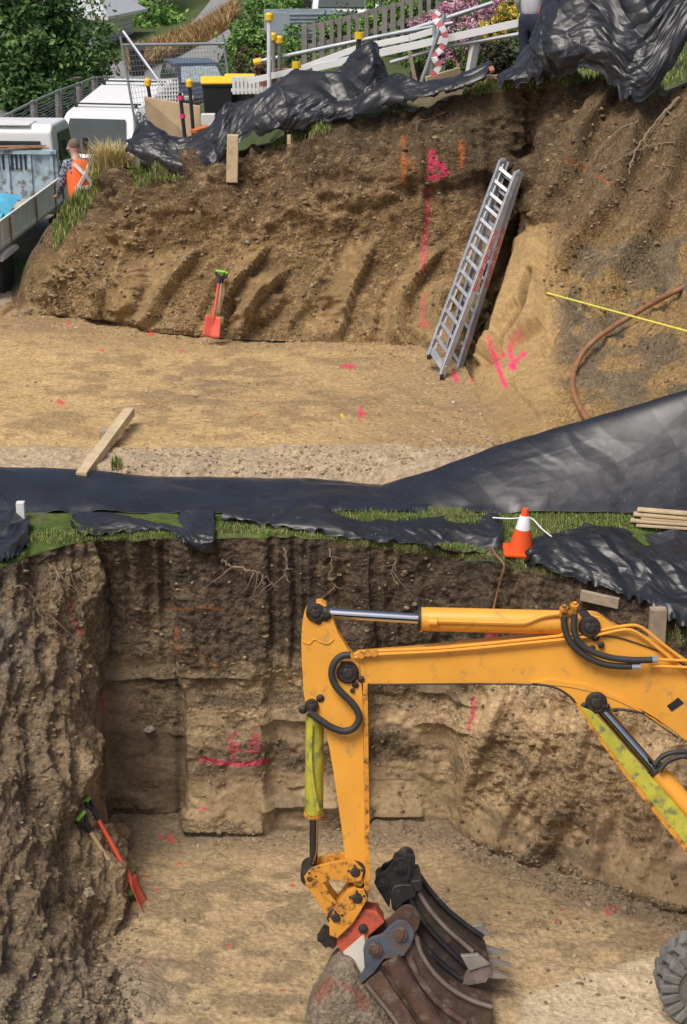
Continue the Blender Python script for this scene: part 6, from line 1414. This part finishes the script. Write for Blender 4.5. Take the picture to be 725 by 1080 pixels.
L4 = scat([([(10, 600, 1060), (100, 600, 1000)], 1200), ([(110, 580, 720), (480, 590, 720)], 500), ([(480, 640, 880), (600, 640, 915), (715, 680, 955)], 800), ([(190, 700, 880), (470, 700, 870)], 350)], ('lower_pit_wall',), 7, .006, .035, 4)
lumps('soil_clods_lower_bank', L4, [(.33, .24, .14), (.27, .20, .12), (.42, .32, .2), (.22, .165, .105)], 8)
st = lumps('stone', [(hit(158, 768, ('lower_pit_wall',))[0] + Vector((0, -.02, 0)), .07)], [(.42, .37, .29)], 9); del st['kind']; tag(st, 'pale angular stone lodged in the dark recessed face of the lower pit', 'stone')
st = lumps('stone', [(hit(349 * .271 + 0, 941, ('lower_pit_wall',))[0] + Vector((0, -.03, .02)), .06)], [(.45, .36, .25)], 10); del st['kind']; tag(st, 'pale flat stone resting on the slumped left wall beside the shovels', 'stone')

# ================================================================== PEOPLE
def skin_body(name, J, edges, parent, m, sub=2, world=True, root=0):
    """J: list of (position, radius x, radius y)"""
    me = bpy.data.meshes.new(name); me.from_pydata([tuple(Vector(j[0]) - Vector(parent.location)) for j in J], edges, []); me.materials.append(m)
    o = bpy.data.objects.new(name, me); C.objects.link(o)
    md = o.modifiers.new('skin', 'SKIN'); md.use_smooth_shade = True
    for i, j in enumerate(J):
        me.skin_vertices[0].data[i].radius = (j[1], j[2] if len(j) > 2 else j[1]); me.skin_vertices[0].data[i].use_root = (i == root)
    sb = o.modifiers.new('sub', 'SUBSURF'); sb.levels = sub; sb.render_levels = sub
    dg = bpy.context.evaluated_depsgraph_get(); me2 = bpy.data.meshes.new_from_object(o.evaluated_get(dg)); bpy.data.objects.remove(o)
    n = bpy.data.objects.new(name, me2); C.objects.link(n); n.parent = parent; me2.polygons.foreach_set('use_smooth', [True] * len(me2.polygons)); return n
SKIN = mat('skin', (.50, .30, .21), .55, var=.06); DENIM = mat('dark_denim', (.045, .055, .085), .85, var=.25, scale=20)
HIVIS = mat('hi_vis_orange', (.95, .16, .03), .6, var=.06, scale=9); HAIR = mat('greying_hair', (.17, .13, .10), .8, var=.4, scale=60)
def checked(name):
    m = bpy.data.materials.new(name); m.use_nodes = True; N = m.node_tree.nodes; L = m.node_tree.links; b = N['Principled BSDF']; tc = N.new('ShaderNodeTexCoord'); ck = N.new('ShaderNodeTexChecker'); ck.inputs['Scale'].default_value = 26
    ck.inputs[1].default_value = (.30, .32, .36, 1); ck.inputs[2].default_value = (.05, .07, .12, 1); L.new(tc.outputs['Object'], ck.inputs['Vector']); L.new(ck.outputs[0], b.inputs['Base Color']); b.inputs['Roughness'].default_value = .85; return m
def person(label, base, yaw, bend, arms, shirt, vest, hair=HAIR, trousers=DENIM, cap=None):
    t = thing('person', label, 'person', tuple(base))
    Rz = Matrix.Rotation(yaw, 3, 'Z'); b0 = Vector(base)
    def g(x, y, z):                 # local: y is where the person faces; bend tips the upper body forward about the hips
        v_ = Vector((x, y, z))
        if z > .95: v_ = Vector((0, 0, .95)) + Matrix.Rotation(-bend, 3, 'X') @ (v_ - Vector((0, 0, .95)))
        return b0 + Rz @ v_
    J = [(g(0, 0, .95), .12, .09), (g(0, .01, 1.15), .11, .085), (g(0, 0, 1.36), .135, .09), (g(0, .0, 1.47), .07, .065), (g(0, .03, 1.545), .058, .058), (g(0, .03, 1.60), .082, .095), (g(0, .035, 1.68), .085, .10), (g(0, .03, 1.74), .05, .06)]
    E_ = [(i, i + 1) for i in range(7)]
    for sx, A_ in ((-1, arms[0]), (1, arms[1])):
        k = len(J); J += [(g(sx * .17, 0, 1.42), .052, .052), (g(*A_[0]), .042, .042), (g(*A_[1]), .031, .031), (g(*A_[2]), .034, .020)]; E_ += [(2, k), (k, k + 1), (k + 1, k + 2), (k + 2, k + 3)]
        d_ = (Vector(A_[2]) - Vector(A_[1])).normalized(); s_ = d_.cross(Vector((0, 0, 1))); s_ = s_.normalized() if s_.length > .1 else Vector((1, 0, 0))
        for q_, (o_, l_) in enumerate(((-.028, .085), (-.010, .095), (.009, .09), (.027, .07))):
            kk = len(J); p_ = Vector(A_[2]) + d_ * .03 + s_ * o_; J += [(g(*p_), .010, .010), (g(*(p_ + d_ * l_ * .6)), .009, .009), (g(*(p_ + d_ * l_ + Vector((0, 0, -.015)))), .007, .007)]; E_ += [(k + 3, kk), (kk, kk + 1), (kk + 1, kk + 2)]
        kk = len(J); p_ = Vector(A_[2]) - d_ * .01 - s_ * .035; J += [(g(*p_), .011, .011), (g(*(p_ + d_ * .04 - s_ * .02)), .009, .009)]; E_ += [(k + 3, kk), (kk, kk + 1)]
        k = len(J); J += [(g(sx * .095, 0, .86), .075, .08), (g(sx * .10, .03, .48), .05, .055), (g(sx * .10, -.02, .10), .04, .045), (g(sx * .105, .04, .045), .045, .04), (g(sx * .11, .17, .035), .04, .03)]; E_ += [(0, k), (k, k + 1), (k + 1, k + 2), (k + 2, k + 3), (k + 3, k + 4)]
    skin_body('body', J, E_, t, SKIN)
    # face
    fc = MB(); fc.lathe([(-.01, .016), (.0, .014), (.018, .008)], g(0, .125, 1.635), Rz @ Vector((0, 1, -.2)), 10); 
    for sx in (-1, 1): fc.lathe([(0, .012), (.02, .02), (.03, .014)], g(sx * .083, .02, 1.63), Rz @ Vector((sx, -.2, 0)), 10)
    fc.build('nose_and_ears', SKIN, t, world=True, smooth=True)
    ey = MB()
    for sx in (-1, 1): ey.lathe([(0, .011), (.008, .006)], g(sx * .032, .118, 1.665), Rz @ Vector((0, 1, 0)), 10)
    ey.build('eyes', BLACKP, t, world=True); MB().bar(g(-.025, .122, 1.585), g(.025, .122, 1.585), .01, .008).build('mouth', mat('lips', (.35, .12, .10), .6), t, world=True)
    skin_body('hair', [(g(0, -.02, 1.60), .075, .07), (g(0, .0, 1.69), .092, .098), (g(0, .025, 1.755), .07, .08)], [(0, 1), (1, 2)], t, hair)
    up_ = [(g(0, 0, .86), .185, .15), (g(0, .01, 1.15), .18, .14), (g(0, 0, 1.36), .20, .14), (g(0, 0, 1.46), .085, .08)]; ee = [(0, 1), (1, 2), (2, 3)]
    for sx, A_ in ((-1, arms[0]), (1, arms[1])):
        k = len(up_); a_, b_ = Vector(A_[0]), Vector(A_[1]); up_ += [(g(sx * .17, 0, 1.42), .078, .078), (g(*a_), .060, .060), (g(*(a_.lerp(b_, .9))), .044, .044)]; ee += [(2, k), (k, k + 1), (k + 1, k + 2)]
    skin_body('shirt', up_, ee, t, shirt)
    tr_ = [(g(0, 0, 1.04), .175, .14), (g(0, 0, .88), .18, .15)]; ee = [(0, 1)]
    for sx in (-1, 1):
        k = len(tr_); tr_ += [(g(sx * .10, 0, .78), .105, .11), (g(sx * .105, .03, .48), .078, .082), (g(sx * .105, -.01, .14), .062, .066), (g(sx * .105, 0, .08), .064, .068)]; ee += [(1, k), (k, k + 1), (k + 1, k + 2), (k + 2, k + 3)]
    skin_body('trousers', tr_, ee, t, trousers)
    for sx in (-1, 1): skin_body('boot', [(g(sx * .105, -.05, .06), .055, .055), (g(sx * .11, .06, .055), .055, .045), (g(sx * .115, .18, .045), .052, .035)], [(0, 1), (1, 2)], t, mat('boot_leather', (.07, .05, .035), .7))
    if vest:
        v_ = skin_body('vest', [(g(0, 0, .82), .21, .17), (g(0, .01, 1.12), .205, .165), (g(0, 0, 1.36), .225, .17), (g(0, -.01, 1.48), .15, .11)], [(0, 1), (1, 2), (2, 3)], t, HIVIS)
        q_ = MB(); bk_ = lambda x_, z_, o_=.0: g(x_, -(.158 + o_ - abs(x_) * .30), z_)
        def strip(x0, z0, x1, z1, w_=.05, n=8):
            for i in range(n):
                f0, f1 = i / n, (i + 1) / n; a_ = bk_(x0 + (x1 - x0) * f0, z0 + (z1 - z0) * f0, .014); b_ = bk_(x0 + (x1 - x0) * f1, z0 + (z1 - z0) * f1, .014)
                q_.bar(a_, b_, w_, .012, Rz @ Vector((0, -1, 0)))
        strip(-.13, 1.40, .12, 1.08); strip(.13, 1.40, -.12, 1.08); strip(-.17, 1.06, .17, 1.06)
        st_ = q_.build('reflective_stripes', REFL, v_); st_.data.transform(Matrix.Translation(-b0))
    return t
SH = checked('checked_shirt')
pb = pt(90, 258, 27.0); pb.z = 3.70
person('person in an orange hi-vis vest and checked shirt bending beside the truck cab', (pb.x, pb.y, pb.z), R(38), R(14), [((-.24, .12, 1.15), (-.18, .36, 1.05), (-.15, .44, 1.04)), ((.25, .10, 1.14), (.20, .34, 1.06), (.17, .42, 1.05))], SH, True).scale = (1.13,) * 3
pb = pt(558, 86, 26.0)
person('person in dark navy trousers standing behind the grey plastic heap, upper body above the frame', (pb.x, pb.y, pb.z), R(-30), R(4), [((-.24, .03, 1.14), (-.22, .2, .96), (-.2, .28, .94)), ((.25, .03, 1.14), (.25, .18, .95), (.24, .26, .92))], mat('grey_shirt', (.45, .46, .47), .85), False, trousers=mat('navy_trousers', (.022, .028, .055), .85, var=.2))
one('tool_bag', 'orange bag beside the person in navy trousers', 'bag', MB().box(pt(577, 15, 25.6), (.22, .16, .18)).tube(spline([pt(574, 12, 25.6), pt(577, 7, 25.6), pt(580, 12, 25.6)], 4), .012, 6), ORNG, bevel=.04)
